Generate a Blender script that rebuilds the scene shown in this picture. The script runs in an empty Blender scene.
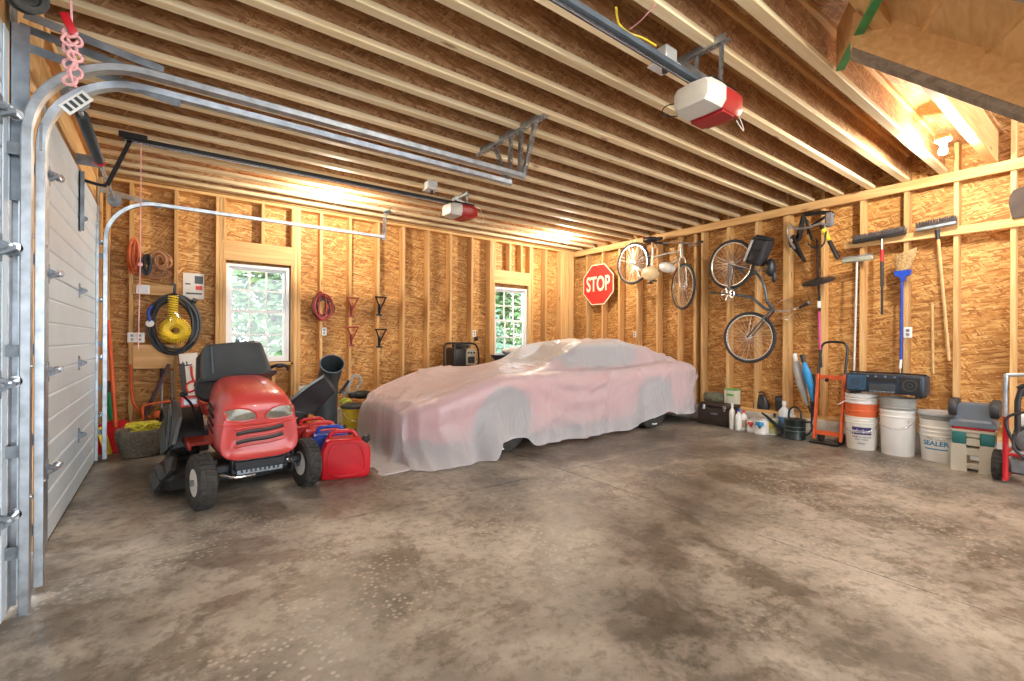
import bpy, bmesh, math, random
from mathutils import Vector, Matrix
random.seed(7)
PI = math.pi
scn = bpy.context.scene

# ---------------------------------------------------------------- camera
CAMH, FPX, YAW, ROLL = 1.17, 465.5, math.radians(36.54), math.radians(0.33)
cam = bpy.data.objects.new('camera', bpy.data.cameras.new('camera'))
scn.collection.objects.link(cam)
cam.data.sensor_width = 36.0
cam.data.lens = FPX / 1024 * 36.0
cam.data.clip_start = 0.02
cam.location = (0, 0, CAMH)
cam.rotation_euler = (Matrix.Rotation(-YAW, 3, 'Z') @ Matrix.Rotation(PI / 2, 3, 'X') @ Matrix.Rotation(ROLL, 3, 'Z')).to_euler()
scn.camera = cam

# ---------------------------------------------------------------- world, exposure
scn.view_settings.view_transform = 'Standard'
scn.view_settings.look = 'None'
scn.view_settings.gamma = 1
scn.view_settings.use_curve_mapping = False
scn.view_settings.exposure = 0.20
world = bpy.data.worlds.new('sky'); scn.world = world
world.use_nodes = True
wn = world.node_tree.nodes; wl = world.node_tree.links
bg = wn['Background']
bg.inputs['Color'].default_value = (0.86, 0.93, 1.0, 1)
bg.inputs['Strength'].default_value = 5.2
BULB = 2000.0

# ---------------------------------------------------------------- helpers
_s, _c = math.sin(YAW), math.cos(YAW)
def at(px, py, axis, val):
    """world point where the sight line of a photo point meets the plane axis=val (0 x, 1 y, 2 z)"""
    a = (px - 512) / FPX; b = -(py - 341) / FPX
    A = a * math.cos(ROLL) - b * math.sin(ROLL); B = a * math.sin(ROLL) + b * math.cos(ROLL)
    r = (_s + A * _c, _c - A * _s, B)
    o = (0, 0, CAMH); t = (val - o[axis]) / r[axis]
    return Vector((o[0] + t * r[0], o[1] + t * r[1], o[2] + t * r[2]))

WORLD = {}
class M:
    def __init__(s):
        s.bm = bmesh.new(); s.mi = 0
    def _f(s, vs):
        try:
            f = s.bm.faces.new(vs); f.material_index = s.mi; return f
        except ValueError:
            return None
    def box(s, c, d, R=None, bev=0.0, seg=1, taper=None):
        c = Vector(c); hx, hy, hz = d[0] / 2, d[1] / 2, d[2] / 2
        vs = []
        for sx, sy, sz in ((-1,-1,-1),(1,-1,-1),(1,1,-1),(-1,1,-1),(-1,-1,1),(1,-1,1),(1,1,1),(-1,1,1)):
            k = (taper if (taper and sz > 0) else (1, 1))
            p = Vector((sx * hx * k[0], sy * hy * k[1], sz * hz))
            if R is not None: p = R @ p
            vs.append(s.bm.verts.new(p + c))
        fs = [s._f([vs[i] for i in q]) for q in ((0,3,2,1),(4,5,6,7),(0,1,5,4),(1,2,6,5),(2,3,7,6),(3,0,4,7))]
        if bev > 0:
            es = {e for f in fs for e in f.edges}
            r = bmesh.ops.bevel(s.bm, geom=list(es), offset=bev, segments=seg, affect='EDGES', profile=0.5)
            for f in r['faces']: f.material_index = s.mi
        return s
    def b2(s, p, q, **k):
        p = Vector(p); q = Vector(q)
        return s.box((p + q) / 2, [abs(q[i] - p[i]) for i in range(3)], **k)
    def beam(s, p, q, w, t, up=(0, 0, 1), **k):
        """bar from p to q, width w across, thickness t along 'up'"""
        p = Vector(p); q = Vector(q); d = (q - p); L = d.length; x = d.normalized()
        y = Vector(up).cross(x)
        if y.length < 1e-5: y = Vector((0, 1, 0)).cross(x)
        y.normalize(); z = x.cross(y)
        R = Matrix((x, y, z)).transposed()
        return s.box((p + q) / 2, (L, w, t), R=R, **k)
    def ring(s, c, x, y, r, n, r2=None):
        r2 = r if r2 is None else r2
        return [s.bm.verts.new(c + x * (r * math.cos(2 * PI * i / n)) + y * (r2 * math.sin(2 * PI * i / n))) for i in range(n)]
    def bridge(s, a, b, closed=True):
        n = len(a)
        for i in range(n if closed else n - 1):
            s._f([a[i], a[(i + 1) % n], b[(i + 1) % n], b[i]])
    def cyl(s, p, q, r, r2=None, n=16, caps=True):
        p = Vector(p); q = Vector(q); z = (q - p).normalized()
        x = z.orthogonal().normalized(); y = z.cross(x)
        r2 = r if r2 is None else r2
        a = s.ring(p, x, y, r, n); b = s.ring(q, x, y, r2, n)
        s.bridge(a, b)
        if caps: s._f(a[::-1]); s._f(b)
        return s
    def tube(s, pts, r, n=8, closed=False, smooth=0, flat=None):
        pts = [Vector(p) for p in pts]
        if smooth: pts = catmull(pts, smooth, closed)
        m = len(pts)
        rad = r if isinstance(r, (list, tuple)) else [r] * m
        if len(rad) != m: rad = [rad[min(len(rad) - 1, int(i * len(rad) / m))] for i in range(m)]
        prev = None; rings = []
        for i in range(m):
            if closed: t = (pts[(i + 1) % m] - pts[i - 1])
            else: t = pts[min(i + 1, m - 1)] - pts[max(i - 1, 0)]
            if t.length < 1e-9: t = Vector((0, 0, 1))
            t.normalize()
            if prev is None: x = t.orthogonal().normalized()
            else:
                x = prev - t * prev.dot(t)
                x = x.normalized() if x.length > 1e-6 else t.orthogonal().normalized()
            y = t.cross(x); prev = x
            rings.append(s.ring(pts[i], x, y, rad[i], n, (rad[i] * flat if flat else None)))
        for i in range(m - 1): s.bridge(rings[i], rings[i + 1])
        if closed:
            a, b = rings[-1], rings[0]
            k = min(range(n), key=lambda k: (a[0].co - b[k].co).length)
            s.bridge(a, b[k:] + b[:k])
        else: s._f(rings[0][::-1]); s._f(rings[-1])
        return s
    def lathe(s, prof, c=(0, 0, 0), ax=(0, 0, 1), n=24, sx=1.0, sy=1.0):
        c = Vector(c); z = Vector(ax).normalized()
        x = Vector((1, 0, 0)) if abs(z.x) < .9 else Vector((0, 1, 0))
        x = (x - z * x.dot(z)).normalized(); y = z.cross(x)
        rs = [s.ring(c + z * h, x * sx, y * sy, max(r, 1e-4), n) for r, h in prof]
        for i in range(len(rs) - 1): s.bridge(rs[i], rs[i + 1])
        if prof[0][0] > 1e-3: s._f(rs[0][::-1])
        if prof[-1][0] > 1e-3: s._f(rs[-1])
        return s
    def prism(s, pts, vec):
        vec = Vector(vec)
        a = [s.bm.verts.new(Vector(p)) for p in pts]; b = [s.bm.verts.new(Vector(p) + vec) for p in pts]
        s._f(a[::-1]); s._f(b); s.bridge(a, b)
        return s
    def ball(s, c, r, n=12, R=None):
        c = Vector(c); r = (r, r, r) if not isinstance(r, (tuple, list)) else r
        rows = []
        for j in range(1, n // 2 + 1):
            th = PI * j / (n // 2 + 1)
            row = []
            for i in range(n):
                p = Vector((r[0] * math.sin(th) * math.cos(2 * PI * i / n), r[1] * math.sin(th) * math.sin(2 * PI * i / n), r[2] * math.cos(th)))
                if R is not None: p = R @ p
                row.append(s.bm.verts.new(p + c))
            rows.append(row)
        T = Vector((0, 0, r[2])); B = -T
        if R is not None: T = R @ T; B = R @ B
        t = s.bm.verts.new(T + c); b = s.bm.verts.new(B + c)
        for i in range(n):
            s._f([t, rows[0][i], rows[0][(i + 1) % n]]); s._f([b, rows[-1][(i + 1) % n], rows[-1][i]])
        for j in range(len(rows) - 1): s.bridge(rows[j], rows[j + 1])
        return s
    def torus(s, c, ax, R, r, n=40, m=8, rflat=None):
        z = Vector(ax).normalized(); x = z.orthogonal().normalized(); y = z.cross(x); c = Vector(c)
        rings = []
        for i in range(n):
            a = 2 * PI * i / n; d = x * math.cos(a) + y * math.sin(a)
            rings.append(s.ring(c + d * R, d, z, r, m, rflat))
        for i in range(n): s.bridge(rings[i], rings[(i + 1) % n])
        return s
    def loft(s, rows, closed=True, caps=True, skip=None):
        rs = [[s.bm.verts.new(Vector(p)) for p in row] for row in rows]
        n = len(rs[0])
        for i in range(len(rs) - 1):
            for j in range(n if closed else n - 1):
                if skip and skip(i, j): continue
                s._f([rs[i][j], rs[i][(j + 1) % n], rs[i + 1][(j + 1) % n], rs[i + 1][j]])
        if caps and closed: s._f(rs[0][::-1]); s._f(rs[-1])
        return s
    def build(s, name, mat, parent=None, local=False, flat=False, ang=38, solid=None):
        bmesh.ops.remove_doubles(s.bm, verts=s.bm.verts[:], dist=1e-6) if len(s.bm.verts) < 20000 else None
        bmesh.ops.recalc_face_normals(s.bm, faces=s.bm.faces[:])
        org = Vector((0, 0, 0)); key = None
        if not local:
            if parent is not None: org = WORLD.get(parent.name, Vector((0, 0, 0)))
            else:
                xs = [v.co for v in s.bm.verts]
                lo = [min(v[i] for v in xs) for i in range(3)]; hi = [max(v[i] for v in xs) for i in range(3)]
                org = Vector(((lo[0] + hi[0]) / 2, (lo[1] + hi[1]) / 2, lo[2]))
            for v in s.bm.verts: v.co -= org
        me = bpy.data.meshes.new(name); s.bm.to_mesh(me); s.bm.free()
        for m_ in (mat if isinstance(mat, (list, tuple)) else [mat]): me.materials.append(m_)
        if not flat:
            for p in me.polygons: p.use_smooth = True
            me.set_sharp_from_angle(angle=math.radians(ang))
        o = bpy.data.objects.new(name, me); scn.collection.objects.link(o)
        if parent is not None:
            o.parent = parent
            WORLD[o.name] = WORLD.get(parent.name, Vector((0, 0, 0)))
        elif not local:
            o.location = org; WORLD[o.name] = org
        if solid:
            md = o.modifiers.new('thickness', 'SOLIDIFY'); md.thickness = solid; md.offset = 0
        return o

def catmull(P, k, closed=False):
    P = [Vector(p) for p in P]; n = len(P); out = []
    rng = n if closed else n - 1
    for i in range(rng):
        if closed: a, b, c, d = P[i - 1], P[i], P[(i + 1) % n], P[(i + 2) % n]
        else: a, b, c, d = P[max(i - 1, 0)], P[i], P[i + 1], P[min(i + 2, n - 1)]
        for j in range(k):
            t = j / k
            out.append(0.5 * ((2 * b) + (c - a) * t + (2 * a - 5 * b + 4 * c - d) * t * t + (3 * b - a - 3 * c + d) * t ** 3))
    if not closed: out.append(P[-1])
    return out

def tag(o, label=None, cat=None, group=None, kind=None):
    if label: o['label'] = label
    if cat: o['category'] = cat
    if group: o['group'] = group
    if kind: o['kind'] = kind
    return o
def thing(name, label, cat, loc=(0, 0, 0), rz=0, group=None, kind=None):
    o = bpy.data.objects.new(name, None); scn.collection.objects.link(o)
    o.empty_display_size = .05
    o.location = loc; o.rotation_euler = (0, 0, rz)
    WORLD[o.name] = Vector(loc)
    return tag(o, label, cat, group, kind)
def dup(root, loc, rz=0, label=None, parent=None):
    kids = {}
    for o in bpy.data.objects:
        if o.parent: kids.setdefault(o.parent.name, []).append(o)
    def rec(o, par):
        c = o.copy(); scn.collection.objects.link(c); c.parent = par
        for k in kids.get(o.name, []): rec(k, c)
        return c
    r = rec(root, parent); r.location = loc; r.rotation_euler = (0, 0, rz)
    if label: r['label'] = label
    return r

# ---------------------------------------------------------------- materials
def nt(name):
    m = bpy.data.materials.new(name); m.use_nodes = True
    N = m.node_tree.nodes; L = m.node_tree.links
    return m, N, L, N['Principled BSDF']
def node(N, t, **k):
    n = N.new(t)
    for a, v in k.items(): setattr(n, a, v)
    return n
def ramp(N, stops):
    r = N.new('ShaderNodeValToRGB'); e = r.color_ramp.elements
    while len(e) < len(stops): e.new(.5)
    for i, (p, c) in enumerate(stops): e[i].position = p; e[i].color = (*c, 1)
    return r
_mc = {}
def mat(name, col, rough=.5, metal=0.0, var=.12, scale=9.0, bump=0.0, coat=0.0, trans=0.0, alpha=1.0, emit=None, spec=.5):
    if name in _mc: return _mc[name]
    m, N, L, P = nt(name)
    tc = node(N, 'ShaderNodeTexCoord'); nz = node(N, 'ShaderNodeTexNoise')
    nz.inputs['Scale'].default_value = scale; nz.inputs['Detail'].default_value = 6
    L.new(tc.outputs['Object'], nz.inputs['Vector'])
    a = tuple(max(0, c * (1 - var)) for c in col); b = tuple(min(1, c * (1 + var)) for c in col)
    r = ramp(N, [(.35, a), (.65, b)]); L.new(nz.outputs['Fac'], r.inputs['Fac'])
    L.new(r.outputs['Color'], P.inputs['Base Color'])
    P.inputs['Roughness'].default_value = rough; P.inputs['Metallic'].default_value = metal
    P.inputs['Specular IOR Level'].default_value = spec
    P.inputs['Coat Weight'].default_value = coat
    P.inputs['Transmission Weight'].default_value = trans
    P.inputs['Alpha'].default_value = alpha
    if emit:
        P.inputs['Emission Color'].default_value = (*emit[0], 1); P.inputs['Emission Strength'].default_value = emit[1]
    if bump:
        bp = node(N, 'ShaderNodeBump'); bp.inputs['Strength'].default_value = bump; bp.inputs['Distance'].default_value = .01
        n2 = node(N, 'ShaderNodeTexNoise'); n2.inputs['Scale'].default_value = scale * 4
        L.new(tc.outputs['Object'], n2.inputs['Vector']); L.new(n2.outputs['Fac'], bp.inputs['Height']); L.new(bp.outputs['Normal'], P.inputs['Normal'])
    _mc[name] = m
    return m

def wood(name, axis, light=(.76, .49, .225), dark=(.55, .30, .105), rough=.6):
    m, N, L, P = nt(name)
    tc = node(N, 'ShaderNodeTexCoord'); mp = node(N, 'ShaderNodeMapping'); oi = node(N, 'ShaderNodeObjectInfo')
    sc = {'x': (1.2, 22, 22), 'y': (22, 1.2, 22), 'z': (22, 22, 1.2)}[axis]
    mp.inputs['Scale'].default_value = sc
    L.new(tc.outputs['Object'], mp.inputs['Vector'])
    cm = node(N, 'ShaderNodeCombineXYZ'); mu = node(N, 'ShaderNodeMath', operation='MULTIPLY'); mu.inputs[1].default_value = 57
    L.new(oi.outputs['Random'], mu.inputs[0]); [L.new(mu.outputs[0], cm.inputs[i]) for i in range(3)]
    L.new(cm.outputs[0], mp.inputs['Location'])
    nz = node(N, 'ShaderNodeTexNoise'); nz.inputs['Scale'].default_value = 1.0; nz.inputs['Detail'].default_value = 5; nz.inputs['Distortion'].default_value = 1.0
    L.new(mp.outputs[0], nz.inputs['Vector'])
    r = ramp(N, [(.32, dark), (.5, tuple((a + b) / 2 for a, b in zip(light, dark))), (.68, light)])
    L.new(nz.outputs['Fac'], r.inputs['Fac'])
    # knots
    kn = node(N, 'ShaderNodeTexVoronoi'); kn.inputs['Scale'].default_value = 3.2
    m2 = node(N, 'ShaderNodeMapping'); m2.inputs['Scale'].default_value = {'x': (.5, 2, 2), 'y': (2, .5, 2), 'z': (2, 2, .5)}[axis]
    L.new(tc.outputs['Object'], m2.inputs['Vector']); L.new(cm.outputs[0], m2.inputs['Location']); L.new(m2.outputs[0], kn.inputs['Vector'])
    kr = ramp(N, [(.05, (.32, .16, .07)), (.11, (1, 1, 1))]); L.new(kn.outputs['Distance'], kr.inputs['Fac'])
    mx = node(N, 'ShaderNodeMix', data_type='RGBA', blend_type='MULTIPLY'); mx.inputs[0].default_value = .8
    L.new(r.outputs['Color'], mx.inputs[6]); L.new(kr.outputs['Color'], mx.inputs[7])
    hs = node(N, 'ShaderNodeHueSaturation'); mr = node(N, 'ShaderNodeMapRange'); mr.inputs[3].default_value = .82; mr.inputs[4].default_value = 1.15
    L.new(oi.outputs['Random'], mr.inputs[0]); L.new(mr.outputs[0], hs.inputs['Value']); L.new(mx.outputs[2], hs.inputs['Color'])
    L.new(hs.outputs['Color'], P.inputs['Base Color']); P.inputs['Roughness'].default_value = rough
    P.inputs['Specular IOR Level'].default_value = .3
    bp = node(N, 'ShaderNodeBump'); bp.inputs['Strength'].default_value = .15; bp.inputs['Distance'].default_value = .004
    L.new(nz.outputs['Fac'], bp.inputs['Height']); L.new(bp.outputs[0], P.inputs['Normal'])
    return m

def osb(name, plane, cols, scale=1.0, along=0.15):
    """oriented strand board: overlapping long flakes. plane 'xz','yz','xy'"""
    m, N, L, P = nt(name)
    tc = node(N, 'ShaderNodeTexCoord'); sp = node(N, 'ShaderNodeSeparateXYZ'); L.new(tc.outputs['Object'], sp.inputs[0])
    cb = node(N, 'ShaderNodeCombineXYZ')
    ia, ib = {'xz': (0, 2), 'yz': (1, 2), 'xy': (0, 1)}[plane]
    L.new(sp.outputs[ia], cb.inputs[0]); L.new(sp.outputs[ib], cb.inputs[1])
    wz = node(N, 'ShaderNodeTexNoise'); wz.inputs['Scale'].default_value = 3.5 * scale; L.new(cb.outputs[0], wz.inputs['Vector'])
    prev = None
    for i, (ang, sx, sy, off) in enumerate(((.06, 7, 40, 0), (-.38, 8, 44, 3.1), (.42, 8, 46, 7.7), (-.95, 11, 44, 11.3), (.12, 6, 50, 5.3))):
        mp = node(N, 'ShaderNodeMapping'); mp.inputs['Rotation'].default_value = (0, 0, ang)
        mp.inputs['Location'].default_value = (off, off * 1.7, 0)
        md = node(N, 'ShaderNodeMix', data_type='RGBA', blend_type='LINEAR_LIGHT'); md.inputs[0].default_value = .018
        L.new(cb.outputs[0], md.inputs[6]); L.new(wz.outputs['Color'], md.inputs[7]); L.new(md.outputs[2], mp.inputs['Vector'])
        m2 = node(N, 'ShaderNodeMapping'); m2.inputs['Scale'].default_value = (sx * scale, sy * scale, 1)
        L.new(mp.outputs[0], m2.inputs['Vector'])
        vo = node(N, 'ShaderNodeTexVoronoi'); vo.inputs['Scale'].default_value = 1; vo.voronoi_dimensions = '2D'
        L.new(m2.outputs[0], vo.inputs['Vector'])
        se = node(N, 'ShaderNodeSeparateColor'); L.new(vo.outputs['Color'], se.inputs[0])
        r = ramp(N, [(0, cols[0]), (.3, cols[1]), (.65, cols[2]), (1, cols[3])])
        L.new(se.outputs[0], r.inputs['Fac'])
        # darker rim between flakes
        if prev is None: prev = r.outputs['Color']
        else:
            gt = node(N, 'ShaderNodeMath', operation='GREATER_THAN'); gt.inputs[1].default_value = .56
            L.new(se.outputs[1], gt.inputs[0])
            mx = node(N, 'ShaderNodeMix', data_type='RGBA'); L.new(gt.outputs[0], mx.inputs[0])
            L.new(prev, mx.inputs[6]); L.new(r.outputs['Color'], mx.inputs[7]); prev = mx.outputs[2]
    lo = node(N, 'ShaderNodeTexNoise'); lo.inputs['Scale'].default_value = 1.6; L.new(cb.outputs[0], lo.inputs['Vector'])
    lr = ramp(N, [(.3, (.78, .74, .7)), (.7, (1.1, 1.08, 1.05))]); L.new(lo.outputs['Fac'], lr.inputs['Fac'])
    mm = node(N, 'ShaderNodeMix', data_type='RGBA', blend_type='MULTIPLY'); mm.inputs[0].default_value = 1
    L.new(prev, mm.inputs[6]); L.new(lr.outputs['Color'], mm.inputs[7])
    L.new(mm.outputs[2], P.inputs['Base Color']); P.inputs['Roughness'].default_value = .62; P.inputs['Specular IOR Level'].default_value = .3
    return m

OS = ((.30, .125, .035), (.47, .22, .062), (.60, .33, .11), (.78, .51, .21))
OJ = ((.34, .165, .075), (.47, .26, .12), (.56, .33, .16), (.70, .47, .26))
m_osb_b = osb('strand_board_back', 'xz', OS, 1.5)
m_osb_r = osb('strand_board_right', 'yz', OS, 1.5)
m_osb_j = osb('strand_board_web', 'xz', OJ, 1.7)
m_osb_c = osb('strand_board_deck', 'xy', OJ, 1.7)
m_wx, m_wy, m_wz = wood('pine_x', 'x'), wood('pine_y', 'y'), wood('pine_z', 'z')
m_fl = wood('pine_flange', 'x', (.90, .76, .50), (.78, .60, .34))
m_ply = wood('plywood_x', 'x', (.74, .47, .22), (.58, .33, .13))
m_lvl = wood('pine_beam', 'x', (.78, .50, .22), (.60, .34, .12))
m_galv = mat('galvanised steel', (.42, .46, .50), .42, .85, .22, 14)
m_galvd = mat('dull galvanised', (.24, .27, .30), .5, .7, .25, 14)
m_steel = mat('bright steel', (.75, .76, .77), .22, 1, .05)
m_black = mat('black plastic', (.018, .018, .02), .42, 0, .2)
m_blackm = mat('black metal', (.02, .021, .024), .35, .4, .2)
m_dgrey = mat('dark grey plastic', (.052, .062, .07), .42, 0, .12, 5)
m_rubber = mat('rubber', (.038, .036, .033), .75, 0, .35, 30, .4)
m_white = mat('white plastic', (.80, .79, .75), .42, 0, .05, 5)
m_door = mat('white door enamel', (.66, .76, .84), .3, 0, .04, 3)
m_vinyl = mat('white vinyl', (.78, .80, .80), .35, 0, .03)
m_red = mat('red plastic', (.52, .010, .018), .33, 0, .12, 5)
m_redp = mat('red paint', (.60, .045, .035), .28, 0, .12, 5, coat=.4)
m_orange = mat('orange paint', (.66, .11, .03), .4, 0, .15)
m_blue = mat('blue plastic', (.012, .06, .42), .35, 0, .1)
m_yellow = mat('yellow plastic', (.80, .58, .04), .4, 0, .12)
m_concw = mat('curb concrete', (.62, .58, .52), .8, 0, .2, 8, .4)

def concrete():
    m, N, L, P = nt('concrete_floor')
    tc = node(N, 'ShaderNodeTexCoord')
    def nz(s, d=8, dist=0.0, rgh=.6):
        n = node(N, 'ShaderNodeTexNoise'); n.inputs['Scale'].default_value = s; n.inputs['Detail'].default_value = d
        n.inputs['Distortion'].default_value = dist; n.inputs['Roughness'].default_value = rgh
        L.new(tc.outputs['Object'], n.inputs['Vector']); return n
    big = nz(.75, 10, .15, .66); r1 = ramp(N, [(.36, (.125, .108, .088)), (.47, (.225, .198, .163)), (.57, (.36, .322, .268)), (.70, (.52, .475, .405))])
    L.new(big.outputs['Fac'], r1.inputs['Fac'])
    med = nz(3.2, 10, .25, .72); r2 = ramp(N, [(.44, (.55, .53, .50)), (.50, (1, 1, 1)), (.70, (1.12, 1.12, 1.12))]); L.new(med.outputs['Fac'], r2.inputs['Fac'])
    mx = node(N, 'ShaderNodeMix', data_type='RGBA', blend_type='MULTIPLY'); mx.inputs[0].default_value = .85
    L.new(r1.outputs[0], mx.inputs[6]); L.new(r2.outputs[0], mx.inputs[7])
    # pitted light specks gathered in patches
    fn_ = nz(15, 8, .1, .75); fr_ = ramp(N, [(.40, (.62, .60, .57)), (.50, (1, 1, 1)), (.62, (1.06, 1.06, 1.06)), (.70, (1.3, 1.3, 1.3))]); L.new(fn_.outputs['Fac'], fr_.inputs['Fac'])
    mf = node(N, 'ShaderNodeMix', data_type='RGBA', blend_type='MULTIPLY'); mf.inputs[0].default_value = .8
    L.new(mx.outputs[2], mf.inputs[6]); L.new(fr_.outputs[0], mf.inputs[7]); mx = mf
    vo = node(N, 'ShaderNodeTexVoronoi'); vo.inputs['Scale'].default_value = 30; L.new(tc.outputs['Object'], vo.inputs['Vector'])
    sr = ramp(N, [(.20, (1, 1, 1)), (.34, (0, 0, 0))]); L.new(vo.outputs['Distance'], sr.inputs['Fac'])
    pt = nz(1.1, 4, .3); pr = ramp(N, [(.50, (0, 0, 0)), (.60, (.6, .6, .6))]); L.new(pt.outputs['Fac'], pr.inputs['Fac'])
    mm = node(N, 'ShaderNodeMath', operation='MULTIPLY'); L.new(sr.outputs[0], mm.inputs[0]); L.new(pr.outputs[0], mm.inputs[1])
    m3 = node(N, 'ShaderNodeMix', data_type='RGBA'); L.new(mm.outputs[0], m3.inputs[0]); L.new(mx.outputs[2], m3.inputs[6]); m3.inputs[7].default_value = (.55, .48, .40, 1)
    # dark damp stains, each where the slab has one
    sp = node(N, 'ShaderNodeSeparateXYZ'); L.new(tc.outputs['Object'], sp.inputs[0])
    prev = m3.outputs[2]
    wob = nz(2.6, 9, .3, .72)
    for (cx, cy, rx, ry, k) in STAINS:
        def sc(sock, c, r):
            a = node(N, 'ShaderNodeMath', operation='SUBTRACT'); L.new(sock, a.inputs[0]); a.inputs[1].default_value = c
            b = node(N, 'ShaderNodeMath', operation='DIVIDE'); L.new(a.outputs[0], b.inputs[0]); b.inputs[1].default_value = r
            p = node(N, 'ShaderNodeMath', operation='POWER'); L.new(b.outputs[0], p.inputs[0]); p.inputs[1].default_value = 2
            return p
        ad = node(N, 'ShaderNodeMath', operation='ADD'); L.new(sc(sp.outputs[0], cx, rx).outputs[0], ad.inputs[0]); L.new(sc(sp.outputs[1], cy, ry).outputs[0], ad.inputs[1])
        wa = node(N, 'ShaderNodeMath', operation='MULTIPLY_ADD'); L.new(wob.outputs['Fac'], wa.inputs[0]); wa.inputs[1].default_value = 4.2; L.new(ad.outputs[0], wa.inputs[2])
        rr = ramp(N, [(.0, (k, k, k)), (.72, (k * .8, k * .8, k * .8)), (.95, (0, 0, 0))])
        dv = node(N, 'ShaderNodeMath', operation='DIVIDE'); L.new(wa.outputs[0], dv.inputs[0]); dv.inputs[1].default_value = 3.0; L.new(dv.outputs[0], rr.inputs['Fac'])
        mk = node(N, 'ShaderNodeMix', data_type='RGBA'); L.new(rr.outputs[0], mk.inputs[0]); L.new(prev, mk.inputs[6]); mk.inputs[7].default_value = (.075, .062, .052, 1)
        prev = mk.outputs[2]
    L.new(prev, P.inputs['Base Color'])
    rg = ramp(N, [(.35, (.30, .30, .30)), (.65, (.55, .55, .55))]); L.new(med.outputs['Fac'], rg.inputs['Fac']); L.new(rg.outputs[0], P.inputs['Roughness'])
    bp = node(N, 'ShaderNodeBump'); bp.inputs['Strength'].default_value = .25; bp.inputs['Distance'].default_value = .006
    L.new(med.outputs['Fac'], bp.inputs['Height']); L.new(bp.outputs[0], P.inputs['Normal'])
    return m
STAINS = []
for (px, py, rx, ry, k) in ((395, 570, .28, .22, .7), (600, 650, .5, .3, .6), (880, 520, .75, .45, .75), (940, 490, .8, .35, .5), (430, 650, .35, .3, .6), (240, 640, .35, .3, .5), (790, 600, .4, .3, .5)):
    p = at(px, py, 2, 0); STAINS.append((p.x, p.y, rx, ry, k))
m_floor = concrete()

# ---------------------------------------------------------------- setting
W, D = 6.43, 6.60          # stud faces of right and back walls
ZJ, ZC = 2.91, 3.215       # joist underside, deck underside
BX = 0.14                  # stud depth
def struct(o, label=None):
    o['kind'] = 'structure'
    if label: o['label'] = label
    return o
fm = M()
jx = at(790, 546, 2, 0).x; jy = at(545, 475, 2, 0).y
g = .004
for (x0, x1) in ((-1.6, jx - g), (jx + g, W + .3)):
    for (y0, y1) in ((-3.5, jy - g), (jy + g, D + .3)):
        fm.b2((x0, y0, -.12), (x1, y1, 0))
fm.b2((-1.6, -3.5, -.14), (W + .3, D + .3, -.012))
floor = struct(fm.build('floor', m_floor, flat=True), 'grey-brown mottled concrete garage slab with saw-cut joints')

# back wall
WIN = ((.575, 1.285, .885, 2.10), (4.525, 5.255, .885, 2.10))   # x0,x1,z0,z1 of the vinyl frames
bw = struct(thing('wall_back', 'unfinished strand board wall with open pine studs behind the car', None, (0, D, 0)))
sh = M(); xs = -.62
for (a, b, c, d) in WIN:
    sh.b2((xs, D + BX, .1), (a, D + BX + .012, 3.3)); sh.b2((a, D + BX, .1), (b, D + BX + .012, c)); sh.b2((a, D + BX, d), (b, D + BX + .012, 3.3)); xs = b
sh.b2((xs, D + BX, .1), (W + .16, D + BX + .012, 3.3))
sh.build('sheathing', m_osb_b, bw)
def bstud(x, z0=.26, z1=2.875, w=.038, y0=D, nm='stud'):
    return M().b2((x, y0, z0), (x + w, D + BX, z1), bev=.003).build(nm, m_wz, bw)
for x in (-.535, -.34, .06, .465, .505, 1.335, 1.375, 1.655, 2.045, 2.45, 2.84, 3.25, 3.645, 4.045, 4.42, 4.46, 5.285, 5.33, 5.66, 6.05, 6.10, 6.15, 6.20, 6.25, 6.30, 6.35):
    bstud(x)
bstud(.545 - .002, .30, 2.13, .03, D); bstud(1.298, .30, 2.13, .036, D)
bstud(4.497, .30, 2.16, .024); bstud(5.262, .30, 2.16, .022)
for x in (.53, .95, 1.30): bstud(x, 2.37, 2.875, nm='cripple_stud')
for x in (4.50, 4.83, 5.08): bstud(x, 2.39, 2.875, nm='cripple_stud')
for x in (.72, 1.08): bstud(x, .26, .83, nm='cripple_stud')
for x in (4.7, 5.03): bstud(x, .26, .83, nm='cripple_stud')
M().b2((.544, D, 2.13), (1.334, D + .06, 2.369), bev=.003).build('window_header', m_ply, bw)
M().b2((4.499, D, 2.16), (5.284, D + .06, 2.389), bev=.003).build('window_header', m_ply, bw)
M().b2((.545, D, .835), (1.335, D + BX, .873), bev=.003).build('rough_sill', m_wx, bw)
M().b2((4.50, D, .835), (5.28, D + BX, .873), bev=.003).build('rough_sill', m_wx, bw)
M().b2((-.58, D, .222), (W + .02, D + BX, .26), bev=.003).build('bottom_plate', m_wx, bw)
M().b2((-.58, D, 2.875), (W, D + BX, 2.912), bev=.003).build('top_plate', m_wx, bw)
M().b2((-.58, D - .01, 2.918), (W, D + BX, 2.956), bev=.003).build('top_plate', m_wx, bw)
M().b2((-.58, D + .02, 2.96), (W, D + BX, 3.21), bev=.003).build('rim_board', m_osb_j, bw)
M().b2((-.58, D - .02, 0), (W + .02, D + BX, .22), bev=.01).build('concrete_curb', m_concw, bw)
M().b2((-.305, D - .02, 1.655), (.06, D + .018, 1.775), bev=.003).build('nailing_board', m_wx, bw)
M().b2((-.30, D + .0, .83), (.062, D + .018, 1.10), bev=.003).build('nailing_board', m_ply, bw)

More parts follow.
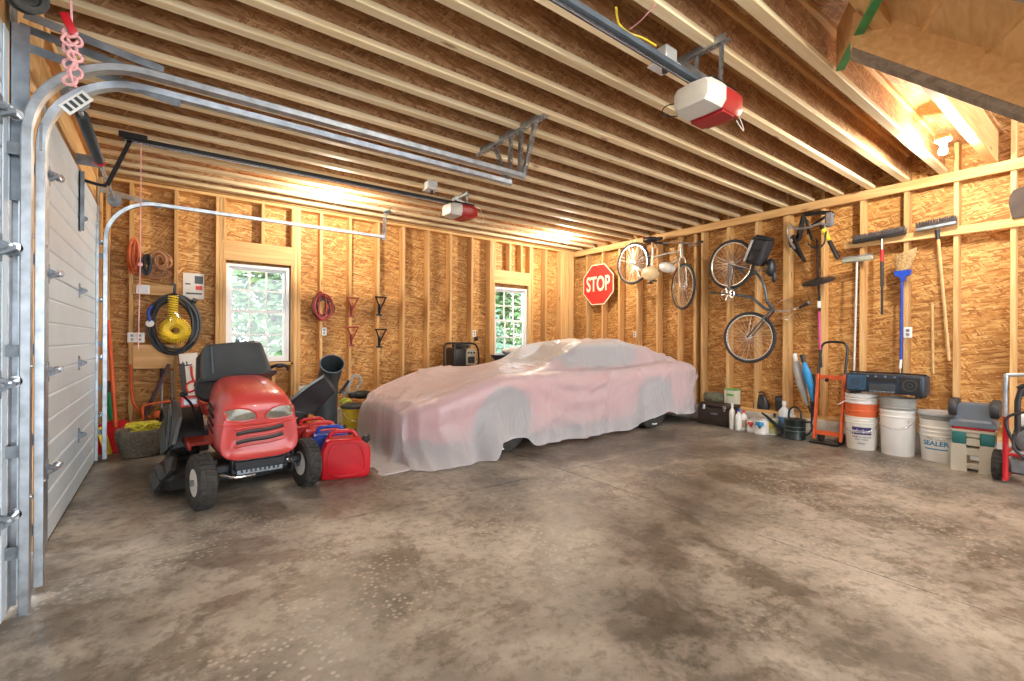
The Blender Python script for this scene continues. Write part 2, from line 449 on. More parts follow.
# windows
m_glass, N, L, P = nt('window_glass')
P.inputs['Base Color'].default_value = (.95, 1, .98, 1); P.inputs['Roughness'].default_value = .02
tr = node(N, 'ShaderNodeBsdfTransparent'); gl = node(N, 'ShaderNodeBsdfGlossy'); gl.inputs['Roughness'].default_value = .03
fr = node(N, 'ShaderNodeMix', data_type='FLOAT'); mxs = node(N, 'ShaderNodeMixShader'); mxs.inputs[0].default_value = .06
L.new(tr.outputs[0], mxs.inputs[1]); L.new(gl.outputs[0], mxs.inputs[2]); L.new(mxs.outputs[0], N['Material Output'].inputs['Surface'])
def window(i, a, b, z0, z1, lab):
    w = struct(thing('window_%d' % i, lab, None, ((a + b) / 2, D + .06, z0)))
    y = D + .05; f = M(); t = .035
    f.b2((a, y, z0), (a + t, y + .09, z1)); f.b2((b - t, y, z0), (b, y + .09, z1)); f.b2((a + t, y, z1 - t), (b - t, y + .09, z1)); f.b2((a + t, y, z0), (b - t, y + .09, z0 + t))
    f.build('frame', m_vinyl, w)
    zm = (z0 + z1) / 2 + .01
    for nm, u, v, yy in (('upper_sash', zm, z1 - t, y + .045), ('lower_sash', z0 + t, zm + .03, y + .015)):
        s = M(); t2 = .035; x0, x1 = a + t, b - t
        s.b2((x0, yy, u), (x0 + t2, yy + .03, v)); s.b2((x1 - t2, yy, u), (x1, yy + .03, v)); s.b2((x0 + t2, yy, u), (x1 - t2, yy + .03, u + t2)); s.b2((x0 + t2, yy, v - t2), (x1 - t2, yy + .03, v))
        so = s.build(nm, m_vinyl, w)
        mu = M(); gx0, gx1, gz0, gz1 = x0 + t2, x1 - t2, u + t2, v - t2
        for k in (1, 2): xx = gx0 + (gx1 - gx0) * k / 3; mu.b2((xx - .010, yy + .006, gz0), (xx + .010, yy + .024, gz1))
        zz = (gz0 + gz1) / 2; mu.b2((gx0, yy + .009, zz - .010), (gx1, yy + .023, zz + .010))
        mu.build('muntins', m_vinyl, so)
        M().b2((gx0, yy + .013, gz0), (gx1, yy + .017, gz1)).build('pane', m_glass, so)
    return w
window(1, *WIN[0], 'white double-hung window above the mower')
window(2, *WIN[1], 'white double-hung window behind the covered car')

# right wall
rw = struct(thing('wall_right', 'unfinished strand board wall with open studs and hanging tools', None, (W, 0, 0)))
M().b2((W + BX, -3.5, .1), (W + BX + .012, D + .16, 5.4)).build('sheathing', m_osb_r, rw)
for k in range(-8, 15):
    y = .72 + .3985 * k
    M().b2((W, y - .019, .26), (W + BX, y + .019, ZC - .005 if y > .95 else 5.3), bev=.003).build('stud', m_wz, rw)
M().b2((W - .038, -3.5, 2.805), (W, D - .0, 2.908), bev=.004).build('ledger_board', m_wy, rw)
M().b2((W - .036, -3.5, 2.265), (W, 2.08, 2.35), bev=.004).build('hanging_rail', m_wy, rw)
M().b2((W, -3.5, .222), (W + BX, D, .26), bev=.003).build('bottom_plate', m_wy, rw)
M().b2((W - .02, -3.5, 0), (W + BX, D, .22), bev=.01).build('concrete_curb', m_concw, rw)
# a pair of studs standing next to one another near the middle of the wall
for y in (2.71, 3.99): M().b2((W, y + .02, .26), (W + BX, y + .058, 2.8), bev=.003).build('stud', m_wz, rw)

# left wall with two door openings
lx = -.60
lw = struct(thing('wall_left', 'strand board wall piers around the two overhead doors', None, (lx, 0, 0)))
M().b2((lx - .15, 3.05, .0), (lx, 3.42, 3.2)).b2((lx - .15, 6.05, 0), (lx, D + .1, 3.2)).b2((lx - .15, -3.5, 2.46), (lx, D + .1, 3.2)).b2((lx - .15, -3.5, 0), (lx, -.1, 2.46)).build('sheathing', m_osb_r, lw)
for y in (3.0, 3.05, 3.55, 3.6 - .02, 6.03, 6.08, 6.5):
    M().b2((lx, y - .019, .02), (lx + .05, y + .019, 2.9), bev=.003).build('stud', m_wz, lw)
M().b2((lx, -3.5, 2.48), (lx + .045, D, 2.72), bev=.004).build('door_header', m_wy, lw)
M().b2((lx, -3.5, 2.86), (lx + .06, D, 2.908), bev=.004).build('top_plate', m_wy, lw)

# ceiling deck and I-joists
cl = struct(thing('ceiling', 'open floor framing of parallel wooden joists under a strand board deck', None, (2, 3, ZJ)))
M().b2((-.75, .80, ZC), (W + .15, D + .15, ZC + .02)).b2((-.75, -3.5, ZC), (2.15, .80, ZC + .02)).build('deck', m_osb_c, cl)
def joist(y, x0, x1):
    j = M().b2((x0, y + .029, ZJ + .036), (x1, y + .039, ZC - .03)).build('joist', m_osb_j, cl)
    M().b2((x0, y, ZJ), (x1, y + .066, ZJ + .038), bev=.003).build('bottom_flange', m_fl, j)
    M().b2((x0, y, ZC - .036), (x1, y + .066, ZC), bev=.003).build('top_flange', m_wx, j)
for k in range(-3, 15):
    joist(2.095 + .3065 * k, -.58, W)
for k in range(-9, -3):
    joist(2.095 + .3065 * k, -.58, 2.1)
# solid beam at the edge of the stairwell
M().b2((2.1, .82, ZJ - .0), (W, .895, ZC), bev=.004).build('stairwell_beam', m_lvl, cl)
M().b2((2.1, -3.5, ZJ), (2.19, .82, ZC), bev=.004).build('stairwell_header', m_wy, cl)
# upper storey round the stairwell
up = struct(thing('ceiling', 'sloping boards of the storey above, seen through the stairwell', None, (4, 0, 5.3)))
M().b2((2.0, -3.5, 5.3), (W + .15, 2.0, 5.33)).build('roof_deck', m_osb_c, up)
M().b2((2.0, 1.6, ZC + .02), (W + .15, 1.63, 5.3)).build('partition', m_osb_b, up)
for k in range(9):
    y = -3.2 + k * .6
    M().b2((2.0, y, 5.06), (W, y + .04, 5.3)).build('rafter', m_wx, up)

# ---------------------------------------------------------------- overhead doors
m_line = mat('door joint shadow gap rubber', (.10, .11, .12), .6, 0, .05)
DX = -.537
def door(i, y0, y1, lab):
    d = struct(thing('door_%d' % i, lab, None, (DX, (y0 + y1) / 2, 0)))
    seams = [0.012, .43, .98, 1.53, 2.08, 2.45]
    for a, b in zip(seams[:-1], seams[1:]):
        p = M(); n = 3 if b - a < .5 else 4; h = (b - a) / n
        # each section is one folded sheet with shallow horizontal ribs
        rows = []; zs = []
        for k in range(n):
            z = a + k * h
            zs += [(z + .002, .007), (z + .010, 0), (z + h - .010, 0), (z + h - .002, .007)]
        pts = [(DX + dx - .003, y0, z) for z, dx in [(q[0], -q[1]) for q in zs]]
        pts += [(DX - .05, y0, b - .002), (DX - .05, y0, a + .002)]
        p.prism(pts, (0, y1 - y0, 0)); p.build('panel', m_door, d, flat=True)
    ym = (y0 + y1) / 2
    for z in seams[1:-1]:
        for y in (y0 + .06, ym + .02, y1 - .10):
            h = M(); h.b2((DX - .002, y - .02, z - .055), (DX + .004, y + .02, z + .055)); h.cyl((DX + .014, y - .035, z), (DX + .014, y + .035, z), .010, n=10)
            h.prism([(DX + .004, y - .012, z - .03), (DX + .045, y - .012, z - .006), (DX + .045, y - .012, z + .012), (DX + .004, y - .012, z + .03)], (0, .024, 0))
            ho = h.build('hinge', m_galvd, d)
            if y != ym + .02:
                M().cyl((DX + .035, y - .02, z + .01), (DX + .035, y + .07, z + .01), .006, n=8).cyl((DX + .035, y + .06, z + .01), (DX + .035, y + .08, z + .01), .022, n=14).build('roller', m_steel, ho)
    for y in (y0 + .03, y1 - .03):
        M().b2((DX - .001, y - .035, .015), (DX + .003, y + .035, 2.44)).build('end_stile', m_door if y > ym else m_galv, d)
    M().b2((DX - .04, y0, 0), (DX - .008, y1, .014)).build('weather_seal', m_rubber, d)
    b = M(); b.b2((DX, ym - .03, 1.98), (DX + .006, ym + .035, 2.43)); b.b2((DX, ym - .03, 1.98), (DX + .03, ym - .025, 2.43)); b.cyl((DX + .02, ym - .04, 2.36), (DX + .02, ym + .04, 2.36), .008, n=8)
    b.build('opener_bracket', m_galvd, d)
    return d
door(1, 3.586, 5.985, 'white ribbed sectional overhead door, closed, further one')
door(2, .30, 2.80, 'white ribbed sectional overhead door at the left edge, closed')

def sweep(path, prof, y, m):
    """C-shaped track rolled along a path in the xz plane; profile = (normal offset, y offset)"""
    rows = []
    for i, p in enumerate(path):
        a = path[max(i - 1, 0)]; b = path[min(i + 1, len(path) - 1)]
        t = Vector((b[0] - a[0], 0, b[1] - a[1])).normalized(); n = Vector((-t.z, 0, t.x))
        rows.append([Vector((p[0], y, p[1])) + n * q[0] + Vector((0, q[1], 0)) for q in prof])
    m.loft(rows)
def track(y, xend, z, lab, side, rad=.38, group=None):
    t = thing('door_track', lab, 'door track', (-.46, y, 0), 0, group)
    x0 = -.46; s = side
    prof = [(0, 0), (.028, 0), (.033, .004 * s), (.033, .014 * s), (.029, .014 * s), (.026, .004 * s), (.003, .004 * s), (.003, .048 * s), (.026, .052 * s), (.030, .045 * s), (.034, .047 * s), (.030, .056 * s), (.0, .052 * s)]
    v = M(); sweep([(x0, .015), (x0, z - rad - .02)], prof, y, v); v.build('vertical_rail', m_galv, t)
    c = M(); path = [(x0, z - rad - .02)] + [(x0 + rad - rad * math.cos(a), z - rad + rad * math.sin(a)) for a in [PI / 2 * k / 14 for k in range(0, 15)]] + [(x0 + rad + .05, z)]
    sweep(path, prof, y, c); c.build('curved_rail', m_galv, t)
    h = M(); sweep([(x0 + rad + .05, z), (xend, z)], prof, y, h); h.build('horizontal_rail', m_galv, t)
    a = M(); a.b2((DX + .0, y + .06 * s, .02), (DX + .004, y + .12 * s, z - .25)); a.b2((DX, y + .115 * s, .02), (DX + .02, y + .119 * s, z - .25))
    a.build('wall_angle', m_galv, t)
    for k in range(5):
        zz = .25 + k * .42
        b = M(); b.b2((DX, y + .02 * s, zz), (x0 - .002, y + .026 * s, zz + .05)); b.b2((DX, y + .02 * s, zz), (DX + .004, y + .09 * s, zz + .05)); b.cyl((x0 - .03, y + .02 * s, zz + .025), (x0 - .03, y + .034 * s, zz + .025), .008, n=8)
        b.build('jamb_bracket', m_galvd, t)
    for k in range(3):
        M().cyl((x0 - .004, y + .028 * s, .5 + k * .55), (x0 + .006, y + .028 * s, .5 + k * .55), .009, n=10).build('bolt', m_steel, t)
    return t
t1 = track(2.76, 2.16, 2.40, 'galvanised door track nearest the left edge, with long overhead rail', 1)
t2 = track(3.09, 2.24, 2.44, 'galvanised door track beside the first one, lower overhead rail', -1)
t3 = track(5.93, 2.28, 2.50, 'galvanised door track in the far left corner, above the hanging cords', -1)
# slotted flag bracket and brace of the nearest track
fb = M(); fb.b2((DX, 2.83, 1.75), (DX + .005, 2.93, 2.78)); fb.b2((DX, 2.83, 1.75), (DX + .06, 2.835, 2.5));  fb.b2((DX + .09, 2.829, 1.98), (DX + .1, 2.836, 2.1)); fb.build('flag_bracket', m_galvd, t1)
br = M(); br.beam((DX, 2.98, 2.56), (-.08, 2.84, 2.43), .004, .035)
br.beam((-.5, 2.86, 2.56), (-.02, 2.82, 2.47), .004, .035); br.build('brace_angle', m_galvd, t1)
m_lab = mat('paper label', (.78, .78, .74), .6, 0, .03)
lb = M(); a0 = PI / 2 * .28; a1 = PI / 2 * .62
rows = []
for k in range(7):
    a = a0 + (a1 - a0) * k / 6; r = .378
    for_ = (-.46 + .38 - r * math.cos(a), 2.44 - .38 + r * math.sin(a))
    rows.append([(for_[0], 3.035, for_[1]), (for_[0], 3.092, for_[1]), (for_[0] + .003 * math.cos(a), 3.092, for_[1] - .003 * math.sin(a)), (for_[0] + .003 * math.cos(a), 3.035, for_[1] - .003 * math.sin(a))])
lb.bm.free(); lb = M(); ac = (a0 + a1) / 2; cc = Vector((-.46 + .38 - .36 * math.cos(ac), 3.028, 2.44 - .38 + .36 * math.sin(ac))); tt_ = Vector((math.sin(ac), 0, math.cos(ac)))
lb.beam(cc - tt_ * .065, cc + tt_ * .065, .003, .055); lb.build('sticker', m_lab, t2)
m = M(); [m.beam(cc - tt_ * (.05 - .028 * k) + Vector((0, -.0022, 0)), cc - tt_ * (.034 - .028 * k) + Vector((0, -.0022, 0)), .002, .035) for k in range(4)]; m.build('sticker_print', m_dgrey, t2)
br = M(); br.beam((DX, 3.03, 2.50), (.05, 3.05, 2.42), .004, .04); br.build('brace_angle', m_galvd, t2)
br = M(); br.beam((DX, 6.03, 2.62), (-.05, 5.93, 2.51), .004, .05); br.b2((DX, 5.98, 2.1), (DX + .005, 6.05, 2.72)); br.build('brace_angle', m_galv, t3)

def perf(p, q, w=.035, t=.003):
    """slotted angle iron as strips left between punched slots"""
    m = M(); p = Vector(p); q = Vector(q); d = q - p; L = d.length; u = d / L
    up = Vector((0, 0, 1)) if abs(u.z) < .8 else Vector((0, 1, 0))
    n = max(2, int(L / .05)); side = up.cross(u).normalized(); top = u.cross(side)
    for e in (-1, 1): m.beam(p + side * (e * w * .36), q + side * (e * w * .36), w * .28, t, up=top)
    for k in range(n + 1):
        c = p + u * (L * k / n); h = u * min(.012, L * .1)
        m.beam(c - h, c + h, w * .9, t, up=top)
    m.beam(p + side * (w * .5) + top * (w * .5), q + side * (w * .5) + top * (w * .5), t, w, up=top)
    return m
hg = thing('track_hanger', 'slotted steel hanger carrying the two door tracks under the joists', 'bracket', (2.33, 3.2, 2.4))
perf((2.33, 2.72, 2.893), (2.33, 3.70, 2.893), .045).build('cross_bar', m_galv, hg)
for a, b in (((2.33, 2.84, 2.88), (2.17, 2.79, 2.40)), ((2.33, 3.02, 2.88), (2.15, 2.80, 2.42)), ((2.33, 3.16, 2.88), (2.24, 3.06, 2.44)), ((2.33, 3.42, 2.88), (2.22, 3.08, 2.46))):
    perf(a, b, .028).build('strut', m_galv, hg)
hf = thing('track_hanger', 'small steel hanger at the end of the far corner track', 'bracket', (2.28, 5.93, 2.5))
perf((2.28, 5.92, 2.49), (2.30, 5.92, 2.82), .045).build('strut', m_galv, hf)
perf((2.30, 5.92, 2.82), (2.44, 6.02, 2.90), .04).build('strut', m_galv, hf)

# torsion springs over the doors
def spring(y0, y1, x, z, lab, near=False):
    t = thing('torsion_spring', lab, 'spring', (x, (y0 + y1) / 2, z))
    M().cyl((x, y0, z), (x, y1, z), .0127, n=12).build('shaft', m_galv, t)
    for c in ((y0 + .12), (y1 - .10)):
        M().lathe([(.02, 0), (.055, .0), (.058, .01), (.045, .015), (.045, .05), (.058, .055), (.058, .065), (.02, .07)], (x, c - .035, z), (0, 1, 0), 24).build('cable_drum', m_galvd, t)
    ym = (y0 + y1) / 2
    a, b = (ym - .95, ym - .05)
    m = M(); m.cyl((x, a, z), (x, b, z), .028, n=20); [m.torus((x, a + .01 + (b - a - .02) * k / 60, z), (0, 1, 0), .0285, .004, 16, 5) for k in range(61)]; m.build('spring_coil', m_dgrey, t)
    M().cyl((x, b, z), (x, b + .04, z), .036, n=16).build('winding_cone', m_red, t)
    M().b2((x - .14, ym - .006, z - .04), (x + .015, ym + .006, z + .04)).build('center_bracket', m_galvd, t)
    return t
sp_z = at(88, 132, 0, -.42)
spring(3.45, 6.05, -.42, sp_z.z, 'torsion spring and shaft over the further overhead door')
spring(.3, 2.48, -.42, sp_z.z + .02, 'torsion spring and shaft over the nearer overhead door')
dr = at(31, 6, 1, 2.62)
d = thing('cable_drum', 'large black cable drum at the upper left corner', 'drum', (dr.x, 2.6, dr.z))
M().lathe([(.02, 0), (.056, .0), (.060, .008), (.047, .014), (.047, .05), (.060, .056), (.060, .064), (.036, .066), (.032, .05), (.02, .05)], (dr.x - .015, 2.57, dr.z), (0.5, -1, -.3), 30).build('drum', m_rubber, d)
M().tube([(dr.x + .02, 2.55, dr.z + .03), (dr.x + .05, 2.52, dr.z), (dr.x + .02, 2.5, dr.z - .03), (dr.x - .02, 2.53, dr.z - .01)], .005, 6, smooth=4).build('cable', m_steel, d)

# pull ropes
m_pink = mat('pink rope', (.80, .42, .42), .8, 0, .15, 60)
rp = at(70, 0, 1, 2.6); r2 = at(73, 86, 1, 2.6); rh0 = at(63, 13, 1, 2.6); rh1 = at(75, 36, 1, 2.6)
t = thing('release_rope', 'knotted pink rope with a red handle beside the nearest track', 'rope', (rp.x, 2.6, r2.z))
m = M(); m.tube([(rp.x, 2.6, 2.9), (rp.x + .003, 2.6, rp.z), tuple(at(72, 32, 1, 2.6))], .0045, 6)
for k in range(7):
    c = at(70 + (k % 2) * 5, 33 + 8 * k, 1, 2.6 + .01 * (k % 3)); m.torus(c, (.3 * (-1) ** k, 1, .3 * (k % 3 - 1)), .022, .006, 16, 6)
m.tube([tuple(at(66, 33, 1, 2.59)), tuple(at(62, 40, 1, 2.58)), tuple(at(70, 46, 1, 2.58)), tuple(at(78, 42, 1, 2.59))], .0055, 6, smooth=4)
m.tube([tuple(at(68, 46, 1, 2.61)), tuple(at(75, 60, 1, 2.6)), tuple(at(70, 72, 1, 2.6)), tuple(at(76, 88, 1, 2.6))], .0055, 6, smooth=4)
m.build('rope', m_pink, t)
M().beam(rh0, rh1, .022, .03, bev=.006, seg=2).build('handle', m_red, t)
tx = at(141, 150, 1, 4.8).x; 
t = thing('release_rope', 'thin pink release rope hanging in front of the wall cords', 'rope', (tx, 4.8, at(139, 350, 1, 4.8).z))
m_pk2 = m_pink
M().tube([(tx, 4.8, at(135, 135, 1, 4.8).z - .045), (tx, 4.8, 1.8), (tx - .01, 4.8, at(139, 350, 1, 4.8).z)], .004, 6).build('rope', m_pk2, t)
M().ball((tx, 4.8, at(141, 265, 1, 4.8).z), .017, 10).build('knot', m_pk2, t)

# ---------------------------------------------------------------- door openers
m_rail = mat('blue-grey rail paint', (.10, .13, .16), .45, .5, .15)
m_opred = mat('deep red shell', (.36, .022, .022), .35, 0, .08)
m_lens = mat('ivory lens', (.62, .60, .54), .4, 0, .04)
def opener(yc, xh, zh, xr0, zr, lab, black, wide):
    t = thing('door_opener', lab, 'garage door opener', (xh, yc, zh))
    L_, Wd, H = .36, .25, .15
    # body: rounded red housing, white light lens on the door side
    def sec(x, k, kz):
        return [(x, yc + Wd / 2 * k * a, zh + H / 2 * kz * b) for a, b in ((-1, -.5), (-.8, -.95), (0, -1.0), (.8, -.95), (1, -.5), (1, .45), (.8, .85), (0, .95), (-.8, .85), (-1, .45))]
    body = M().loft([sec(xh - .02, 1, 1), sec(xh + .1, 1.02, 1.02), sec(xh + .17, .98, .96), sec(xh + .20, .85, .8)]); body.build('housing', m_opred, t)
    lens = M().loft([sec(xh - .17, .55, .55), sec(xh - .16, .82, .85), sec(xh - .12, .97, 1), sec(xh - .02, 1.03, 1.04), sec(xh - .018, 1, 1.0)]); lens.build('light_lens', m_lens, t)
    M().b2((xh - .10, yc - .09, zh + H / 2 - .005), (xh + .17, yc + .09, zh + H / 2 + .018), bev=.006).build('chassis', m_blackm, t)
    M().b2((xh + .0, yc - .10, zh - H / 2 - .012), (xh + .12, yc + .10, zh - H / 2 + .004), bev=.004).build('bottom_plate', m_opred, t)
    M().b2((xh + .194, yc - .05, zh - .004), (xh + .2005, yc + .03, zh + .004)).build('name_plate', mat('pale print', (.7, .66, .55), .5), t)
    mr = m_blackm if black else m_rail
    r = M(); r.beam((xr0, yc, zr), (xh + .04, yc, zh + .09), .032, .034); r.beam((xr0, yc - .02, zr - .016), (xh, yc - .02, zh + .074), .012, .006); r.beam((xr0, yc + .02, zr - .016), (xh, yc + .02, zh + .074), .012, .006)
    r.build('rail', mr, t)
    M().beam((xr0, yc, zr - .024), (xh - .1, yc, zh + .062), .006, .01).build('chain', m_steel, t)
    for dy in (-.04, .12):
        perf((xh + .08, yc + dy, zh + .06), (xh + .10, yc + dy, ZJ - .012), .028).build('hanging_strap', m_galv, t)
    perf((xh + .08, yc - .02, zh + .10), (xh + .10, yc + .22, ZJ - .012), .022).build('hanging_strap', m_galv, t)
    perf((xh + .10, yc - .07, ZJ - .012), (xh + .10, yc + .30, ZJ - .012), .04).build('cross_bar', m_galv, t)
    M().tube([(xh + .18, yc, zh + .05), (xh + .30, yc + .05, zh + .12), (xh + .33, yc - .02, zh - .0), (xh + .30, yc - .06, zh - .10), (xh + .18, yc - .08, zh - .08)], .003, 5, smooth=5).build('wire', m_white, t)
    M().tube([(xh - .02, yc + .13, zh + .05), (xh - .10, yc + .20, zh + .03), (xh - .14, yc + .19, zh - .04), (xh - .08, yc + .135, zh - .05)], .0035, 5, smooth=5).build('wire', m_black, t)
    return t
o2 = opener(1.48, 2.47, 2.535, -.30, 2.66, 'red and white door opener hanging above the open floor', False, 1)
o1 = opener(4.80, 2.76, 2.69, -.28, 2.76, 'red and white door opener further back, above the covered car', True, 1)
# trolley and curved arm of the far opener
tr = M(); a = at(135, 135, 1, 4.8)
tr.b2((a.x - .10, 4.765, a.z - .05), (a.x + .08, 4.835, a.z + .0), bev=.006); tr.build('trolley', m_blackm, o1)
M().beam((a.x - .02, 4.8, a.z - .03), tuple(at(107, 186, 1, 4.8)), .006, .03).build('door_arm', m_blackm, o1)
M().tube([tuple(at(107, 186, 1, 4.8)), tuple(at(98, 185, 1, 4.8)), (DX + .02, 4.8, at(86, 181, 1, 4.8).z)], .012, 8, smooth=4).build('door_arm', m_blackm, o1)
# outlet boxes under the joists
m_grey = mat('grey box metal', (.50, .52, .52), .4, .3, .06)
for (px, py, yy, lab) in ((664, 60, 1.48, 'grey ceiling outlet box beside the nearer opener rail'), (431, 187, 4.80, 'small grey ceiling outlet box left of the far opener')):
    p = at(px, py, 2, ZJ - .05)
    b = thing('outlet_box', lab, 'outlet box', (p.x, p.y, p.z))
    M().b2((p.x - .055, p.y - .055, ZJ - .085), (p.x + .055, p.y + .055, ZJ + .002), bev=.006).build('box', m_grey, b)
    M().b2((p.x - .07, p.y - .07, ZJ - .095), (p.x + .07, p.y + .07, ZJ - .085), bev=.003).build('cover_plate', m_white, b)
    M().cyl((p.x + .01, p.y, ZJ - .125), (p.x + .01, p.y, ZJ - .095), .018, n=12).build('plug', m_black, b)
p = at(664, 60, 2, ZJ - .05)
c = M().tube([at(656, 46, 2, ZJ - .03), at(642, 38, 2, ZJ - .02), at(630, 34, 2, ZJ - .012), at(619, 24, 2, ZJ - .010), at(616, 8, 2, ZJ - .009)], .006, 6, smooth=6).build('electrical_cable', m_yellow)
tag(c, 'yellow electrical cable running from the nearer outlet box over the joists', 'cable')
c = M().tube([(at(655, 5, 2, ZJ)) + Vector((0, 0, -.004)), (at(640, 18, 2, ZJ)) + Vector((0, 0, -.02)), (at(630, 28, 2, ZJ + .0)) + Vector((0, 0, -.008))], .004, 6, smooth=6).build('electrical_cable', m_pink)
tag(c, 'short pale cable under the joists left of the nearer opener', 'cable')

# ---------------------------------------------------------------- lamps
m_bulb = mat('glowing bulb', (1, .85, .6), .4, 0, 0, emit=((1, .90, .74), BULB))
m_porc = mat('porcelain', (.82, .80, .76), .25, 0, .02)
def lamp(x, y, lab):
    t = thing('ceiling_lamp', lab, 'lamp', (x, y, 2.9))
    z = 2.885
    M().b2((x - .05, y - .05, z + .036), (x + .05, y + .05, z + .058)).build('mounting_block', m_wx, t)
    M().lathe([(.058, .035), (.060, .022), (.045, .010), (.028, .0), (.024, -.02), (.02, -.02)], (x, y, z), (0, 0, 1), 24).build('socket', m_porc, t)
    M().lathe([(.013, -.015), (.016, -.03), (.028, -.055), (.031, -.072), (.026, -.090), (.012, -.101), (.0, -.103)], (x, y, z), (0, 0, 1), 20).build('bulb', m_bulb, t)
for px, py, lab in ((567, 241, 'lit bare bulb in a porcelain socket near the far right corner'), (337, 199, 'lit bare bulb in a porcelain socket right of the mower window'), (943, 150, 'lit bare bulb in a porcelain socket at upper right by the stairwell')):
    p = at(px, py, 2, 2.83); lamp(p.x, p.y, lab)
lamp(1.70, -.25, 'lit bare bulb overhead behind the nearer opener rail, above the picture edge')

# ---------------------------------------------------------------- staircase seen from below
m_st = wood('stair_lumber', 'x', (.88, .58, .27), (.74, .44, .18))
m_wth = wood('weathered_pine', 'x', (.42, .36, .28), (.25, .20, .15))
J1 = Vector((3.267, .699, 2.847)); rd = Vector((-.515, .857, 0)); wd = Vector((-.857, -.515, 0)); RUN, RISE = .27, .1805
st = struct(thing('staircase', 'wooden staircase rising from right to the storey above, seen from underneath', None, (4.5, -1.4, 0)))
N_ST = 15
def J(k): return J1 - rd * (RUN * k) - Vector((0, 0, RISE * k))
for off, th in ((-.04, .04), (.68, .04)):
    top = []; 
    for k in range(-1, N_ST):
        top += [J(k) + Vector((0, 0, RISE)), J(k)]
    top[0] = J(-1)
    lowend = J(N_ST - 1) - rd * .25
    slope = Vector((0, 0, -.19))
    hi = J(-1) + rd * .05
    poly = [hi] + [J(-1)] + top[2:] + [lowend, Vector((lowend.x, lowend.y, max(.0, lowend.z - .1))), J(N_ST - 1) + slope * .9, J(-1) + slope + rd * .05]
    m = M(); m.prism([v + wd * off for v in poly], wd * th)
    m.build('stringer', m_st, st, flat=True)
    q0, q1 = J(-1) + slope + rd * .05, J(N_ST - 2) + slope
    M().prism([v + wd * (off - .004) for v in (q0 + Vector((0, 0, -.002)), q1 + Vector((0, 0, -.002)), q1 + Vector((0, 0, -.05)), q0 + Vector((0, 0, -.05)))], wd * (th + .008)).build('weathered_edge_board', m_wth, st, flat=True)
for k in range(-1, N_ST - 1):
    a = J(k); b = J(k + 1) - rd * .03
    w0 = wd * -.04; w1 = wd * .74
    M().prism([a + w0, b + w0, b + w1, a + w1], (0, 0, .026)).build('tread', m_st, st, flat=True)
    c = J(k + 1)
    M().prism([c + w0, c + w1, c + w1 + rd * .018, c + w0 + rd * .018], (0, 0, RISE)).build('riser', m_st, st, flat=True)
m_green = mat('green edge coating', (.05, .30, .09), .5)
g0 = at(840, 71, 2, 2.90); g1 = at(878, 0, 2, 2.90)
gj = Vector((g1.x - g0.x, g1.y - g0.y, 0)).normalized()
M().beam(g0 + Vector((0, 0, .14)), g0 + gj * .9 + Vector((0, 0, .14)), .04, .26).build('landing_joist', m_st, st)
M().beam(g0 + Vector((0, 0, .005)), g0 + gj * .9 + Vector((0, 0, .005)), .046, .012).build('edge_strip', m_green, st)

# ================================================================ riding mower
m_bulky = mat('faded red hood', (.58, .062, .058), .32, 0, .10, 3, coat=.35)
m_head = mat('cloudy lens', (.24, .225, .18), .25, .2, .35, 12)
m_ygrey = mat('blue grey fabric', (.10, .15, .18), .6, 0, .1)
mo = thing('riding_mower', 'red riding lawn mower with a dark grey seat tipped forward', 'lawn mower', (.545, 3.99, 0), math.radians(4.5))
def tyre(parent, c, r, w, rim, name='front_wheel', ax=(1, 0, 0)):
    c = Vector(c); a = Vector(ax).normalized()
    m = M(); m.lathe([(rim, -w / 2 * .8), (r * .90, -w / 2), (r * .975, -w / 2 * .8), (r, -w / 2 * .4), (r, w / 2 * .4), (r * .975, w / 2 * .8), (r * .90, w / 2), (rim, w / 2 * .8)], c, a, 40)
    x = a.orthogonal().normalized(); y = a.cross(x)
    for k in range(30):   # tread blocks
        t = 2 * PI * k / 30; dd = x * math.cos(t) + y * math.sin(t); tt = a.cross(dd)
        for q in (-1, 0, 1):
            m.box(c + dd * (r + .0) + a * (q * w * .27) + tt * (.006 * q), (w * .22, r * .12, .008), R=Matrix((a, tt, dd)).transposed())
    wo = m.build(name, m_rubber, parent, local=True)
    M().lathe([(rim + .004, -w / 2 * .82), (rim * .92, -w / 2 * .6), (rim * .45, -w / 2 * .25), (.03, -w / 2 * .3), (.03, w / 2 * .3), (rim * .45, w / 2 * .25), (rim * .92, w / 2 * .6), (rim + .004, w / 2 * .82)], c, a, 28).build('rim', m_white, wo, local=True)
    M().cyl(c - a * w * .55, c + a * w * .55, .022, n=12).build('hub', m_galvd, wo, local=True)
    return wo
tyre(mo, (-.36, -.11, .185), .185, .115, .09, ax=(1, .12, 0))
tyre(mo, (.352, -.03, .185), .185, .115, .09, ax=(1, .12, 0))
tyre(mo, (-.34, 1.22, .26), .26, .22, .13, 'rear_wheel')
tyre(mo, (.28, 1.22, .26), .26, .20, .13, 'rear_wheel')
M().box((0, -.04, .235), (.62, .06, .06), bev=.01).box((0, .0, .20), (.10, .12, .08), bev=.01).cyl((-.26, 0, .14), (-.26, 0, .30), .018).cyl((.26, 0, .14), (.26, 0, .30), .018).cyl((-.26, .08, .19), (.26, .08, .19), .010).build('front_axle', m_blackm, mo, local=True)
